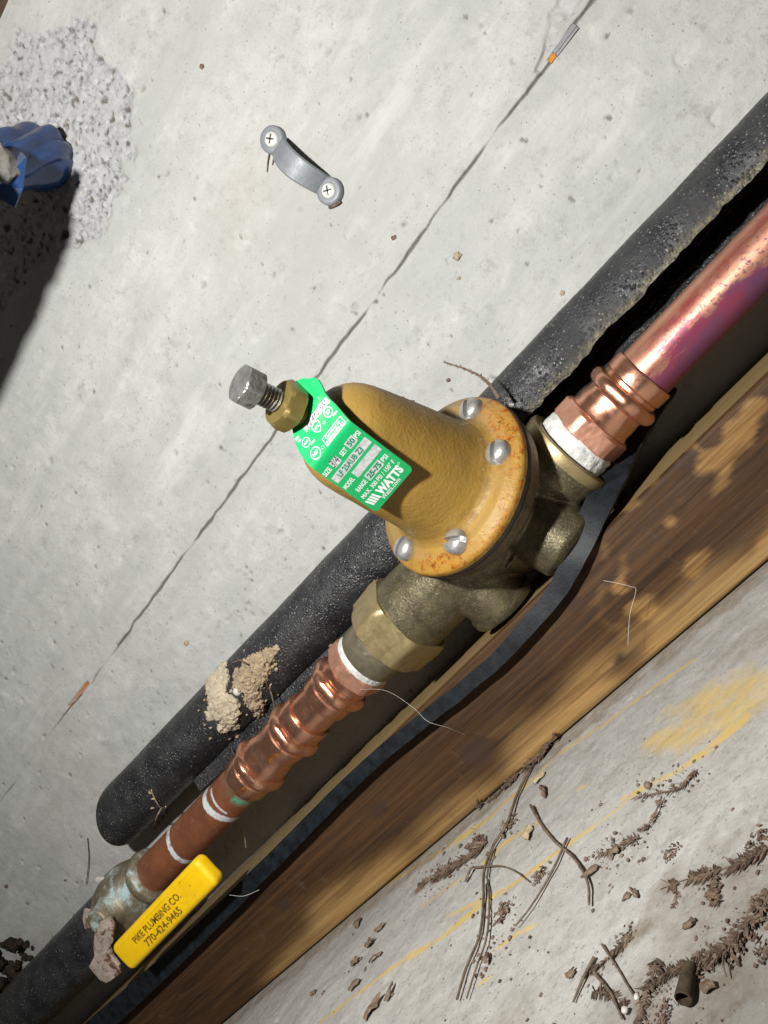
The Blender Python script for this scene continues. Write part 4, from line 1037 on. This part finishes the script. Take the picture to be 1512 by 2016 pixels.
# ------------------------------------------------------------------ grey conduit clamp on the wall
clamp = thing('conduit_clamp', (40.8, 0, 160), 'grey plastic two-hole conduit clamp screwed to the wall', 'clamp')
S1, S2 = wall_pt(536, 275, -3), wall_pt(650, 377, -2)
def build_clamp():
    zt, zb = S1[2], S2[2]; xm = (S1[0] + S2[0]) / 2
    path = []                                     # (z, y, half width)
    span = zt - zb
    for k in range(41):
        t = k / 40; z = zt - 4.6 - (span - 9.2) * t
        y = -1.4 - 10.0 * max(0, math.sin(math.pi * t)) ** .55
        w = 5.0 + .5 * math.sin(math.pi * t); path.append((z, y, w))
    V = []; th_ = 2.2
    for i, (z, y, w) in enumerate(path):
        a = path[max(i-1, 0)]; b = path[min(i+1, len(path)-1)]; tz, ty = b[0]-a[0], b[1]-a[1]; L = math.hypot(tz, ty); nz, ny = -ty / L, tz / L
        if ny > 0: nz, ny = -nz, -ny
        xo = xm - 1.2 * math.sin(math.pi * i / 40)
        for (dx, dt) in ((-1, 0), (-.86, .9), (-.5, 1), (0, 1.04), (.5, 1), (.86, .9), (1, 0), (.9, -.9), (0, -1), (-.9, -.9)):
            V.append((xo + dx * w, y + ny * dt * th_ / 2, z + nz * dt * th_ / 2))
    m = 10; Fc = []
    for i in range(len(path) - 1):
        for k in range(m): k2 = (k+1) % m; Fc.append((i*m+k, i*m+k2, (i+1)*m+k2, (i+1)*m+k))
    Fc.append(tuple(range(m))[::-1]); Fc.append(tuple((len(path)-1)*m + k for k in range(m)))
    me = bpy.data.meshes.new('t'); me.from_pydata(V, [], Fc); bm = bmesh.new(); bm.from_mesh(me); bmesh.ops.recalc_face_normals(bm, faces=bm.faces[:])
    Fc = [tuple(v.index for v in f.verts) for f in bm.faces]; bm.free(); bpy.data.meshes.remove(me)
    obj('arch', V, Fc, M['pvc'], clamp, sharp=45)
build_clamp()
for S in (S1, S2):
    c = np.array([S[0], -.2, S[2]])
    lathe('ear', [(0, 6.3), (3.0, 6.3), (3.8, 5.9), (4.1, 5.0), (4.0, 3.8), (3.4, 3.5)], c, (0, -1, 0), M['pvc'], clamp, 48, sharp=50)
    sc = lathe('screw', [(2.8, 3.6), (4.0, 3.5), (4.6, 3.0), (4.9, 1.9), (5.0, .9)], c, (0, -1, 0), M['zinc'], clamp, 40, sharp=50)
    rot = .5 if S is S1 else .9; vv = []
    for k in range(2):
        A = rot + k * math.pi / 2; u = np.array([math.cos(A), 0, math.sin(A)]); w = np.array([-math.sin(A), 0, math.cos(A)])
        bv, bf = box_vf((-1.7, -.3, -.1), (1.7, .3, .1)); vv.append(([c + np.array([0, -5.02, 0]) + u * p[0] * 1.25 + w * p[1] * 1.3 + np.array([0, -p[2] * .8, 0]) for p in bv], bf))
    obj('cross_recess', *merge(vv), M['recess'], sc, smooth=False)
# dry needles caught under the clamp
def needle(name, pts, r, mat, label, cat, group=None, jitter=.2):
    V, Fc = tube_vf(spline(pts, 6), r, 6, jitter); return obj(name, V, Fc, mat, label=label, cat=cat, group=group, sharp=60)
needle('pine_needle', [wall_pt(530, 300, -1.5), wall_pt(527, 320, -1.2), wall_pt(526, 339, -.8)], .3, M['twig'], 'long dry needle hanging from the upper screw of the clamp', 'needle')
needle('pine_needle', [wall_pt(541, 302, -1.5), wall_pt(536, 325, -1)], .28, M['twig'], 'short dry needle hanging beside the longer one under the clamp', 'needle')
needle('plastic_sliver', [wall_pt(648, 409, -1.4), wall_pt(662, 402, -2), wall_pt(670, 396, -2)], .8, M['leaf'], 'brown sliver sticking out below the lower ear of the clamp', 'debris')

# steel tie in the crack
a, b = wall_pt(1134, 52), wall_pt(1092, 108)
def bar(name, p, q, w, t, mat, parent=None, lift=0., **kw):
    ax = unit(q - p); n = np.array([0, -1.0, 0]); s = np.cross(ax, n); V = []
    for pt in (p, q):
        for i, j in ((-1, -1), (1, -1), (1, 1), (-1, 1)): V.append(pt + s * i * w / 2 + n * (lift + j * t / 2))
    return obj(name, V, [(0, 3, 2, 1), (4, 5, 6, 7), (0, 1, 5, 4), (1, 2, 6, 5), (2, 3, 7, 6), (3, 0, 4, 7)], mat, parent, smooth=False, **kw)
tie = thing('form_tie', (a + b) / 2, 'grey steel form tie with a rusty end in the wall crack', 'form tie')
bar('strap', a, b, 3.0, 1.2, M['tie'], tie, .2); bar('rib', a, b, .8, .6, M['tie'], tie, 1.0)
a2 = wall_pt(1092.5, 107); b2 = wall_pt(1081, 122); bar('rusty_end', a2, b2, 2.6, 1.0, M['rusty'], tie, .3)

# ------------------------------------------------------------------ blue plastic wrapped pipe at the left edge
def build_blue():
    c0 = wall_pt(108, 322, 0); V = []; na = 96
    st = [(-2, 14.5, 0), (2, 15.5, 0), (7, 17, 0), (14, 17.5, 0), (24, 17, 2), (36, 16.5, 5), (48, 16, 9), (60, 15, 14), (70, 12, 18), (74, 3, 19)]
    S = spline([np.array(s_ + (0,)[:0], float) for s_ in st], 5)
    for y, r, sag in S:
        for k in range(na):
            a = 2 * math.pi * k / na
            fold = 3.0 * abs(math.sin(3 * a + y * .10 + .9 * math.sin(a))) - 1.4 + 1.8 * mnoise.noise(Vector((2.2 * math.cos(a), 2.2 * math.sin(a), y * .05))) + 0.3 * mnoise.noise(Vector((5 * math.cos(a) + y * .05, 5 * math.sin(a), y * .11)))
            rr = r + fold * min(1, (y + 6) / 14) - 1.5
            V.append(c0 + np.array([rr * math.cos(a) - sag * .9, -y, rr * .82 * math.sin(a) - sag * .6]))
    n = len(S); Fc = []
    for i in range(n - 1):
        for k in range(na): k2 = (k+1) % na; Fc.append((i*na+k, i*na+k2, (i+1)*na+k2, (i+1)*na+k))
    Fc.append(tuple(range(na))[::-1]); Fc.append(tuple((n-1)*na + k for k in range(na)))
    root = thing('wrapped_pipe', c0 + np.array([0, -30, -20]), 'blue plastic wrapped round a pipe stub at the left edge of the wall', 'plastic wrap')
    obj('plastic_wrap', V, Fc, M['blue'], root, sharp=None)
    # unseen blue roll left of the picture, added to cast the shadow on the wall
    cc = spline([(-44, -104, 262), (-62, -124, 257), (-104, -128, 253), (-200, -128, 249), (-340, -126, 243)], 12)
    V, Fc = tube_vf(cc, [16 + 4 * min(1, i / 8) + 2.0 * mnoise.noise(Vector((i * .4, 2, 0))) for i in range(len(cc))], 40, .0)
    obj('shadow_caster', V, Fc, M['blue'], root, sharp=40)
    # loose corner of the sheet
    pts = [(30, 352), (42, 300), (52, 310), (44, 372), (30, 408), (0, 392), (-30, 400), (-30, 375), (12, 368)]
    P = [wall_pt(u, v, -52 - 2 * (i % 3)) for i, (u, v) in enumerate(pts)]; c = sum(P) / len(P)
    V = [p + np.array([0, -.4, 0]) for p in P] + [c + np.array([0, -4, 0])] + [p + np.array([0, .4, 0]) for p in P] + [c + np.array([0, -3.2, 0])]; n = len(P); Fc = []
    for k in range(n):
        k2 = (k+1) % n; Fc += [(k, k2, n), (n+1+k2, n+1+k, 2*n+1), (k, n+1+k, n+1+k2, k2)]
    obj('loose_corner', V, Fc, M['blue'], root, smooth=False)
    return c0
c0 = build_blue()
V, Fc = ico_vf(wall_pt(-2, 318, -58), 9.5, 3, (.8, .7, 1.1), .22, 1.8, 4)
obj('grout_lump', V, Fc, M['grout'], label='grey lump of grout on the blue plastic at the left edge', cat='grout')

# ------------------------------------------------------------------ mud nest and litter on the foam sleeve
def sleeve_pt(u, v, lift=0.0):
    """point on the sleeve surface under a measured place"""
    d = ray(u, v); d = d / np.linalg.norm(d)
    for t in np.arange(150, 700, .5):
        p = CAM + d * t; c = ins_axis(p[0]); r = math.hypot(p[1] - c[1], p[2] - c[2])
        if r < IR + lift: return p
        if p[1] > 0: return p
    return p
nest = thing('mud_nest', sleeve_pt(450, 1380), 'tan mud nest plastered on the black foam sleeve', 'nest')
def lumps(pl, mat, name, parent=None, sub=3, rough=.35, freq=2.0, sq=.55, **kw):
    L = []
    for i, (u, v, r) in enumerate(pl):
        p = sleeve_pt(u, v); c = ins_axis(p[0]); nrm = unit(np.array([0, p[1] - c[1], p[2] - c[2]])); _, e1, e2 = frame(nrm)
        V, Fc = ico_vf((0, 0, 0), r, sub, (1, 1, 1), rough, freq, i + 11 * len(name))
        V = [p + e1 * q[0] + e2 * q[1] + nrm * q[2] * sq for q in V]; L.append((V, Fc))
    return obj(name, *merge(L), mat, parent, sharp=None, **kw)
def lump_vf(pl, sub, rough, freq, sq, sd):
    L = []
    for i, (u, v, r) in enumerate(pl):
        p = sleeve_pt(u, v); c = ins_axis(p[0]); nrm = unit(np.array([0, p[1] - c[1], p[2] - c[2]])); _, e1, e2 = frame(nrm)
        V, Fc = ico_vf((0, 0, 0), r, sub, (1, 1, 1), rough, freq, i + sd)
        L.append(([p + e1 * q[0] + e2 * q[1] + nrm * q[2] * sq for q in V], Fc))
    return L
remeshed('silk_cell', lump_vf([(428, 1365, 8.0), (438, 1388, 7.6), (420, 1345, 6.0), (450, 1404, 6.6), (442, 1335, 5.4), (437, 1320, 5.2), (456, 1385, 5.2), (424, 1400, 4.6), (448, 1420, 4.6), (440, 1432, 3.6), (460, 1430, 3.0), (412, 1410, 2.6)], 3, .35, 2.2, .45, 5), .45, M['silk'], nest, 3, .8)
cr = [(u_, v_, r_ * 1.15) for u_, v_, r_ in [(505, 1318, 5.0), (515, 1302, 4.2), (492, 1330, 4.4), (530, 1290, 3.2), (510, 1335, 3.6), (486, 1312, 3.2), (480, 1340, 3.0), (498, 1350, 3.4), (497, 1368, 3.4), (505, 1388, 3.6), (512, 1402, 3.0), (515, 1412, 2.4), (540, 1282, 2.2), (470, 1328, 2.8), (520, 1318, 3.4), (490, 1378, 2.6), (476, 1352, 2.4), (466, 1345, 2.0), (498, 1300, 2.8), (545, 1274, 1.4), (498, 1359, 3.0)]]
remeshed('mud_crust', lump_vf(cr, 3, .75, 3.0, .5, 77), .42, M['mud'], nest, 1, 1.1)
rn_ = random.Random(3); L = []
for k in range(90):
    u, v = (rn_.gauss(440, 26), rn_.gauss(1385, 38)) if k < 45 else (rn_.gauss(505, 20), rn_.gauss(1345, 38))
    p = sleeve_pt(u, v)
    if p[1] > -1: continue
    L.append(ico_vf(p, rn_.uniform(.3, 1.1), 1, (1.3, 1, .9), .7, 2.4, k))
obj('mud_crumbs', *merge(L), M['mud'], nest, smooth=False, kind='stuff')
lumps([(467, 1361, 2.4)], M['chip'], 'white_pebble', None, 2, .15, 1.2, .8, label='small white pebble stuck in the mud nest', cat='pebble')
lumps([(672, 1255, 2.2), (662, 1264, 1.8), (652, 1270, 1.4)], M['mud'], 'mud_lump', None, label='mud crumb beside the lower copper adapter on the foam sleeve', cat='mud')
lumps([(508, 1440, 1.7), (515, 1424, 1.4), (503, 1450, 1.2)], M['mud'], 'mud_lump', None, label='mud crumb between the foam sleeve and the coupling', cat='mud')
lumps([(330, 1597, 1.6), (322, 1610, 1.8), (312, 1620, 1.6), (305, 1632, 1.3), (296, 1560, 1.2), (302, 1572, 1.1), (300, 1590, 1.2)], M['straw'], 'leaf_litter', None, rough=.8, freq=3, label='dry leaf litter near the cut end of the foam sleeve', cat='litter')
def snd(p, l=1.0): return sleeve_pt(p[0], p[1], l)
for pts, lab in (([(298, 1555), (306, 1575), (314, 1588)], 'short straw standing on the cut end of the foam sleeve'), ([(318, 1590), (308, 1610), (300, 1628)], 'bent straw in the leaf litter on the foam sleeve'), ([(326, 1588), (322, 1604), (330, 1610)], 'tiny straw crossing the leaf litter on the foam sleeve')):
    needle('straw', [snd(p, 1.2) for p in pts], .4, M['straw'], lab, 'straw')
for pts, lab in (([(458, 1305), (472, 1300), (485, 1308)], 'thin root arching over the top of the mud nest'), ([(524, 1345), (534, 1365), (540, 1392)], 'thin root reaching from the mud nest to the coupling'), ([(446, 1440), (455, 1470), (464, 1496)], 'thin root hanging from the mud nest down to the lower pipe')):
    needle('root_fibre', [snd(p, 1.4) for p in pts[:-1]] + [wall_pt(*pts[-1], -40)], .42, M['twig'], lab, 'root')
needle('straw', [wall_pt(478, 1630, -30), wall_pt(470, 1650, -24), wall_pt(440, 1690, -16)], .4, M['straw'], 'long straw on the wall behind the tarnished pipe', 'straw')
needle('straw', [wall_pt(478, 1630, -30), wall_pt(482, 1648, -26), wall_pt(484, 1668, -22)], .35, M['straw'], 'short forked straw behind the tarnished pipe', 'straw')
needle('root_fibre', [wall_pt(172, 1650, -1.5), wall_pt(175, 1690, -1.5), wall_pt(170, 1740, -1.5)], .3, M['twig'], 'fine dark fibre hanging on the wall above the valve', 'root')

# dry sprig behind the flange
def sprig_vf(pts, w0, w1, n_sc=40, seed=0, lift=.5, flat=None, stem=1.0):
    """stem with small pointed scales on both sides"""
    rr = random.Random(seed); S = spline(pts, 8); parts = [tube_vf(S, [stem * max(.25, .5 * (1 - i / len(S)) + .25) for i in range(len(S))], 6, .5)]
    for k in range(n_sc):
        t = rr.random()
        if flat is not None and math.sin(t * 31 + seed) + math.sin(t * 13 + 2 * seed) < -.55: continue
        i = min(int(t * (len(S) - 1)), len(S) - 2); p = S[i] + (S[i+1] - S[i]) * rr.random(); tg = unit(S[i+1] - S[i])
        rnd = unit([rr.uniform(-1, 1), rr.uniform(-1, 1), rr.uniform(-1, 1)]); s = unit(np.cross(tg, rnd))
        if flat is not None: s = unit(s - flat * (s @ flat) * .9)
        L = (w0 + (w1 - w0) * t) * (rr.uniform(.5, 1.15) if flat is None else rr.uniform(.25, 1.2)); d = unit(s * .8 + tg * rr.uniform(.3, .9)); b = unit(np.cross(d, tg)) ; c = np.cross(d, b); wd = L * rr.uniform(.05, .12)
        V = [p + b * wd, p - b * wd * .5 + c * wd * .8, p - b * wd * .5 - c * wd * .8, p + d * L * .55 + b * wd * 1.1, p + d * L * .55 - b * wd * .7 + c * wd, p + d * L * .55 - b * wd * .7 - c * wd, p + d * L]
        parts.append((V, [(0, 1, 4, 3), (1, 2, 5, 4), (2, 0, 3, 5), (3, 4, 6), (4, 5, 6), (5, 3, 6), (0, 2, 1)]))
    return merge(parts)
V, Fc = sprig_vf([wall_pt(983, 783, -48), wall_pt(955, 748, -46), wall_pt(920, 728, -44), wall_pt(874, 713, -42)], 2.0, 1.5, 90, 3)
obj('dry_sprig', V, Fc, M['plant'], label='brown scaly sprig sticking up behind the bell flange', cat='sprig', smooth=False)

# flecks stuck to the wall
for i, (u, v, r, lab) in enumerate(((368, 1266, 2.0, 'brown mud fleck on the wall below the crack left of the sleeve'), (900, 505, 2.2, 'tan stain-like mud fleck on the wall right of the crack'), (903, 548, .9, 'tiny mud fleck under the larger tan one on the wall'),
                                ((397), 131, 1.3, 'brown leaf fleck on the wall above the clamp'), (882, 748, 1.0, 'dark fleck on the wall by the brown sprig'), (1107, 577, 1.2, 'tan fleck on the wall beside the upper foam sleeve'), (775, 468, 1.2, 'dark scratch-like fleck beside the crack'),
                                (12, 1745, 1.6, 'dark insect-like fleck on the wall at the lower left'), (128, 1733, .9, 'small dark fleck on the wall above the valve'))):
    V, Fc = ico_vf(wall_pt(u, v, -.4), r, 2, (1, .5, .8), .6, 2.2, i + 40)
    obj('wall_fleck', V, Fc, M['mud'] if i in (0, 1, 2, 5) else M['plant'], label=lab, cat='fleck', group='flecks on the wall')

# ------------------------------------------------------------------ litter on the floor
UPF = np.array([0, 0, 1.0])
def lsc(p): return min(1.1, max(.35, float(np.linalg.norm(np.asarray(p) - CAM)) / 290))
def fz(p, z=.6):
    q = floor_pt(*zf(*p)) + np.array([0, 0, z])
    return q if q[1] < -63 else wall_pt(*zf(*p), -62.6)      # what reaches the timber leans on it
def sprig(name, pts, w0, w1, n, seed, label, mat='plant', z=.6):
    k_ = lsc(fz(pts[len(pts) // 2])) * .8; w0 *= k_; w1 *= k_; n = int(n * 2.0)
    V, Fc = sprig_vf([fz(p, z) for p in pts], w0, w1, n, seed, flat=UPF, stem=.5 * k_); V = [np.array([p[0], p[1], max(p[2], FLOOR_Z + .15)]) for p in V]
    return obj(name, V, Fc, M[mat], label=label, cat='sprig', smooth=False)
sprig('dry_sprig', [(625, 195), (590, 250), (540, 305), (480, 355), (430, 400), (370, 460), (292, 505)], 6.5, 4.0, 220, 21, 'feathery brown sprig lying nearest the timber')
sprig('dry_sprig', [(335, 660), (270, 705), (210, 755), (140, 795), (50, 850)], 7.5, 4.5, 240, 22, 'thick brown sprig with a curled tip on the floor among twigs')
sprig('dry_sprig', [(1215, 360), (1185, 400), (1130, 440), (1050, 455), (960, 475)], 3.4, 2.6, 90, 23, 'small forked sprig next to a round seed on the floor')
sprig('dry_sprig', [(1075, 470), (1045, 550), (1020, 590), (985, 605)], 3.0, 2.4, 60, 24, 'short brown sprig hanging off the forked one on the floor')
sprig('dry_sprig', [(1520, 690), (1420, 745), (1330, 775), (1250, 800), (1160, 825), (1070, 860)], 6.0, 4.5, 210, 25, 'long clumpy sprig at the right edge of the floor')
sprig('dry_sprig', [(1530, 870), (1460, 980), (1400, 1060), (1310, 1130), (1190, 1175), (1060, 1230)], 6.5, 5.0, 260, 26, 'longest dirt-caked sprig curving across the floor corner')
sprig('dry_sprig', [(960, 1060), (900, 1100), (830, 1165), (760, 1215)], 4.5, 3.0, 100, 27, 'sprig with a tufted end crossing two straight twigs')
sprig('dry_sprig', [(980, 640), (920, 660), (870, 690), (810, 715)], 4.0, 3.0, 80, 28, 'small tufted sprig in the middle of the floor litter')
sprig('dry_sprig', [(1060, 1150), (1040, 1230), (1010, 1300), (985, 1420)], 5.5, 4.0, 130, 29, 'upright dirty sprig at the bottom edge beside white bits')
sprig('dry_sprig', [(1130, 830), (1140, 890), (1125, 940)], 3.5, 2.0, 50, 30, 'short sprig hanging below the long clumpy one')
sprig('dry_sprig', [(1300, 800), (1290, 870), (1310, 930)], 4.5, 3.5, 80, 31, 'stubby knot of sprig below the long clumpy one')
sprig('dry_sprig', [(790, 1290), (860, 1300), (930, 1345)], 4.5, 3.0, 80, 32, 'bushy dirty sprig at the bottom edge left of white bits')
def twig(pts, r, label, mat='twig', z=.8):
    S = spline([fz(p, z + .5 * random.random()) for p in pts], 7); n = len(S); r *= lsc(fz(pts[len(pts) // 2])) * 1.15
    V, Fc = tube_vf(S, [.55 * r * (1 - .45 * i / n) for i in range(n)], 7, .25); return obj('twig', V, Fc, M[mat], label=label, cat='twig', sharp=60, group='twigs on the floor')
twig([(530, 350), (470, 470), (432, 590), (372, 680), (338, 790), (333, 900), (318, 1050), (262, 1200), (225, 1325)], 1.0, 'longest bent twig, running down past the yellow streaks', z=1.0)
twig([(372, 690), (347, 800), (355, 900), (350, 1060), (305, 1190), (265, 1320)], .75, 'thin twig beside the longest one, ending just right of it', z=.8)
twig([(530, 510), (575, 590), (635, 665), (710, 730), (770, 830), (780, 930)], 1.1, 'crooked dark twig crossing the middle yellow streak')
twig([(685, 648), (625, 780), (545, 920), (470, 1020)], .75, 'straight grey twig slanting down left under the crooked one')
twig([(290, 770), (400, 763), (470, 790), (525, 830)], .6, 'short arched twig springing from the thick sprig')
twig([(832, 1095), (900, 1200), (965, 1310)], .75, 'straight twig leaning against the tufted end sprig')
twig([(800, 1150), (755, 1240), (710, 1335)], 1.0, 'stout short twig under the tufted end sprig')
twig([(800, 1215), (870, 1300), (920, 1410)], .9, 'twig running off the bottom edge beside white bits')
twig([(1340, 1150), (1350, 1200), (1358, 1235)], .6, 'tiny twig below the dirt-caked sprig')
def leaf_frag(name, c, size, label, mat='leaf', seed=0, ang=None, asp=.4):
    size *= lsc(fz(c)) * .95; rr = random.Random(seed); a0 = rr.random() * 6.28 if ang is None else ang; n = 12; base = fz(c, .3); P = []
    for k in range(n):
        a = 2*math.pi*k/n; r = size * rr.uniform(.55, 1.1); x, y = r*math.cos(a), r*math.sin(a)*asp
        P.append(base + np.array([x*math.cos(a0) - y*math.sin(a0), x*math.sin(a0) + y*math.cos(a0), .4 + 1.3 * rr.random() * (size / 4)]))
    c_ = base + np.array([0, 0, .5 + .25 * size]); V = P + [c_] + [p - np.array([0, 0, .35]) for p in P] + [c_ - np.array([0, 0, .35])]; Fc = []
    for k in range(n):
        k2 = (k+1) % n; Fc += [(k, k2, n), (n+1+k2, n+1+k, 2*n+1), (k, n+1+k, n+1+k2, k2)]
    return obj(name, V, Fc, M[mat], label=label, cat='leaf', smooth=False)
for i, (c, s, lab) in enumerate((((585, 450), 6.0, 'narrow dry leaf strip below the feathery sprig'), ((515, 630), 6.0, 'pale crumpled leaf piece hanging from the crooked twig'), ((775, 788), 4.5, 'bow-shaped leaf scrap at the end of the crooked twig'), ((970, 880), 5.5, 'upright narrow leaf in the middle right of the floor'),
                                ((932, 890), 2.6, 'small leaf scrap beside the upright narrow leaf'), ((1195, 1005), 3.0, 'lone rectangular leaf scrap left of the curving sprig'), ((695, 1212), 2.6, 'lone scrap left of the stout short twig'), ((348, 1150), 4.5, 'brown leaf scrap between the two thin twigs and the bottom'),
                                ((270, 800), 4.0, 'leaf scrap under the thick sprig'), ((560, 395), 3.5, 'buff leaf scrap under the feathery sprig'), ((880, 700), 3.6, 'leaf scrap under the small tufted sprig'), ((1270, 1270), 4.2, 'leaf scrap right of the hollow stub'))):
    leaf_frag('leaf_scrap', c, s, lab, 'straw' if i in (1, 9) else 'leaf', i + 5, [1.9, 1.9, .4, 2.1, None, 0, None, 2.0, 1.2, None, None, None][i], [.22, .5, .45, .22, .7, .6, .8, .35, .35, .6, .6, .6][i])
def z5(x, y): return (500 + x / 1.494, 1100 + y / 1.494)
def inv(p): return ((p[0] - 800) * 2.1236, (p[1] - 1350) * 2.1236)
for i, (c, s, lab) in enumerate((((310, 1075), 4.6, 'dark leaf scrap nearest the timber at the lower left'), ((375, 1090), 4.0, 'flat leaf scrap just right of the darkest one'), ((345, 1135), 4.4, 'leaf scrap in the middle of the lower left group'), ((300, 1190), 3.6, 'thin leaf scrap leftmost of the lower left group'),
                                ((362, 1175), 4.0, 'folded leaf scrap at the lower end of the lower left group'), ((178, 1282), 3.2, 'small round scrap beside the lowest yellow streak'), ((298, 1262), 4.0, 'notched scrap on the lowest yellow streak'), ((352, 1330), 6.0, 'long curled leaf touching the bottom edge'), ((405, 1280), 4.0, 'toothed scrap right of the long curled leaf'))):
    leaf_frag('leaf_scrap', inv(z5(*c)), s, lab, 'leaf', i + 60, None, .5)
def clump(c, s, label, n=9, seed=0, mat='plant'):
    rr = random.Random(seed); L = []; s *= lsc(fz(c)) * .8
    for k in range(n * 4):
        p = fz(c, .25) + np.array([rr.gauss(0, s * .55), rr.gauss(0, s * .7), abs(rr.gauss(0, s * .16))])
        u_ = unit([rr.gauss(0, 1), rr.gauss(0, 1), rr.gauss(0, .35)]); w_ = unit(np.cross(u_, [rr.gauss(0, .4), rr.gauss(0, .4), 1])); q_ = np.cross(u_, w_)
        a_, b_ = s * rr.uniform(.12, .42), s * rr.uniform(.06, .2); th_ = s * rr.uniform(.02, .06)
        ring_ = [p + u_ * a_ * math.cos(t) * rr.uniform(.6, 1.1) + w_ * b_ * math.sin(t) * rr.uniform(.5, 1.2) for t in (0, 1.05, 2.1, 3.14, 4.2, 5.2)]
        V = [r_ + q_ * th_ for r_ in ring_] + [r_ - q_ * th_ for r_ in ring_]
        L.append((V, [(0, 1, 2, 3, 4, 5), (11, 10, 9, 8, 7, 6)] + [(i, i + 6, (i + 1) % 6 + 6, (i + 1) % 6) for i in range(6)]))
    return obj('dirt_clump', *merge(L), M[mat], label=label, cat='dirt clump', smooth=False)
for i, (c, s, lab) in enumerate((((410, 950), 5, 'crumbly dirt clump between the yellow streaks'), ((565, 800), 4, 'crumbly dirt clump at the tip of the arched twig'), ((290, 665), 5.0, 'curled knob on top of the thick sprig'), ((1115, 700), 4, 'small loose tuft above the long clumpy sprig'), ((925, 1070), 4.6, 'round tuft on the tufted end sprig'),
                                ((1290, 850), 4.6, 'dirt clump hanging under the long clumpy sprig'), ((1480, 660), 5, 'dirt clump at the right edge on the clumpy sprig'), ((1250, 1180), 6, 'dirt clump above the hollow stub'), ((1380, 1090), 6, 'dirt clump in the bend of the curving sprig'), ((1470, 960), 6, 'dirt clump near the right edge on the curving sprig'), ((1500, 1110), 4, 'dirt clump at the right edge below the curving sprig'), ((1080, 1390), 4, 'dirt clump at the bottom edge right of white bits'), ((430, 590), 4.2, 'dark knot where the long twigs meet'))):
    clump(c, s, lab, 10, 100 + i)
for c, r, lab in (((985, 1322), 1.0, 'white pebble on the upright dirty sprig'), ((935, 1378), 1.2, 'white pebble at the bottom edge')):
    V, Fc = ico_vf(fz(c, 1.3), r * .62, 2, (1, 1, .8), .25, 1.5, int(c[0])); obj('pebble', V, Fc, M['chip'], label=lab, cat='pebble')
V, Fc = ico_vf(fz((1018, 425), .8), 1.05, 3, (1, 1, 1), .08, 1.5, 2); obj('seed', V, Fc, M['leaf'], label='round brown seed beside the forked sprig', cat='seed')
# hollow stub standing out of the floor dirt
p0, p1 = fz((1212, 1195), 1.4), fz((1194, 1345), 1.9)
V, Fc = lathe_vf([(0, 1.1), (2, 1.25), (np.linalg.norm(p1 - p0), 1.5), (np.linalg.norm(p1 - p0) + .15, 1.3), (np.linalg.norm(p1 - p0) - 3, 1.15), (np.linalg.norm(p1 - p0) - 5, .4)], p0, p1 - p0, 32)
obj('hollow_stub', V, Fc, M['bark'], label='dark hollow stub of stem lying at the lower right', cat='stem', sharp=40)
# crumbs nobody could count
L = []; rr = random.Random(5)
for k in range(1500):
    if k < 520: u, v = rr.uniform(620, 1540), rr.uniform(1450, 2060)
    else:
        a_, b_ = rr.choice([((1160, 825), (1500, 700)), ((1060, 1230), (1310, 1130)), ((1310, 1130), (1530, 870)), ((760, 1215), (960, 1060)), ((990, 1420), (1060, 1150)), ((50, 850), (335, 660)), ((960, 475), (1215, 360)), ((800, 710), (990, 640)), ((300, 1250), (420, 900))])
        t_ = rr.random(); u, v = zf(a_[0] + (b_[0] - a_[0]) * t_ + rr.gauss(0, 38), a_[1] + (b_[1] - a_[1]) * t_ + rr.gauss(0, 38))
    p = floor_pt(u, v)
    if p[1] > -70: continue
    s = (.16 + .75 * rr.random() ** 4) * lsc(p); V, Fc = ico_vf(p + np.array([0, 0, s * .3]), s, 1, (1, 1.2, .6), .5, 2, k); L.append((V, Fc))
obj('floor_crumbs', *merge(L), M['plant'], kind='stuff', label='scattered brown crumbs and grit on the floor', cat='crumbs', smooth=False)
# dark soil heaped behind the closed sleeve at the left edge
L = []
for k in range(150):
    u, v = rr.uniform(-80, 60), rr.uniform(1850, 2000); L.append(ico_vf(wall_pt(u, v, -rr.uniform(0, 12)), rr.uniform(1.5, 5.5), 2, (1, .8, 1), .7, 2.4, k + 300))
obj('soil_heap', *merge(L), M['soil'], kind='stuff', label='dark soil packed behind the closed sleeve at the left edge', cat='soil', smooth=False)

# spider threads
def thread(pts, r, label):
    V, Fc = tube_vf(spline(pts, 8), r, 5); obj('spider_thread', V, Fc, M['web'], label=label, cat='spider thread', group='spider threads')
thread([px(-104) + np.array([0, -13, -8]), wall_pt(760, 1360, -70), wall_pt(812, 1392, -80), wall_pt(842, 1420, -84), wall_pt(880, 1432, -80), wall_pt(915, 1446, -70)], .05, 'spider thread from the copper adapter across the black strip')
thread([wall_pt(1188, 1143, -71), wall_pt(1215, 1148, -71), wall_pt(1242, 1155, -71), wall_pt(1252, 1162, -70.5), wall_pt(1240, 1210, -71), wall_pt(1236, 1270, -71)], .06, 'bent spider thread on the timber face right of the regulator')
thread([wall_pt(452, 1762, -80), wall_pt(480, 1764, -82), wall_pt(510, 1752, -82)], .07, 'short spider thread on the black strip beside the yellow lever')
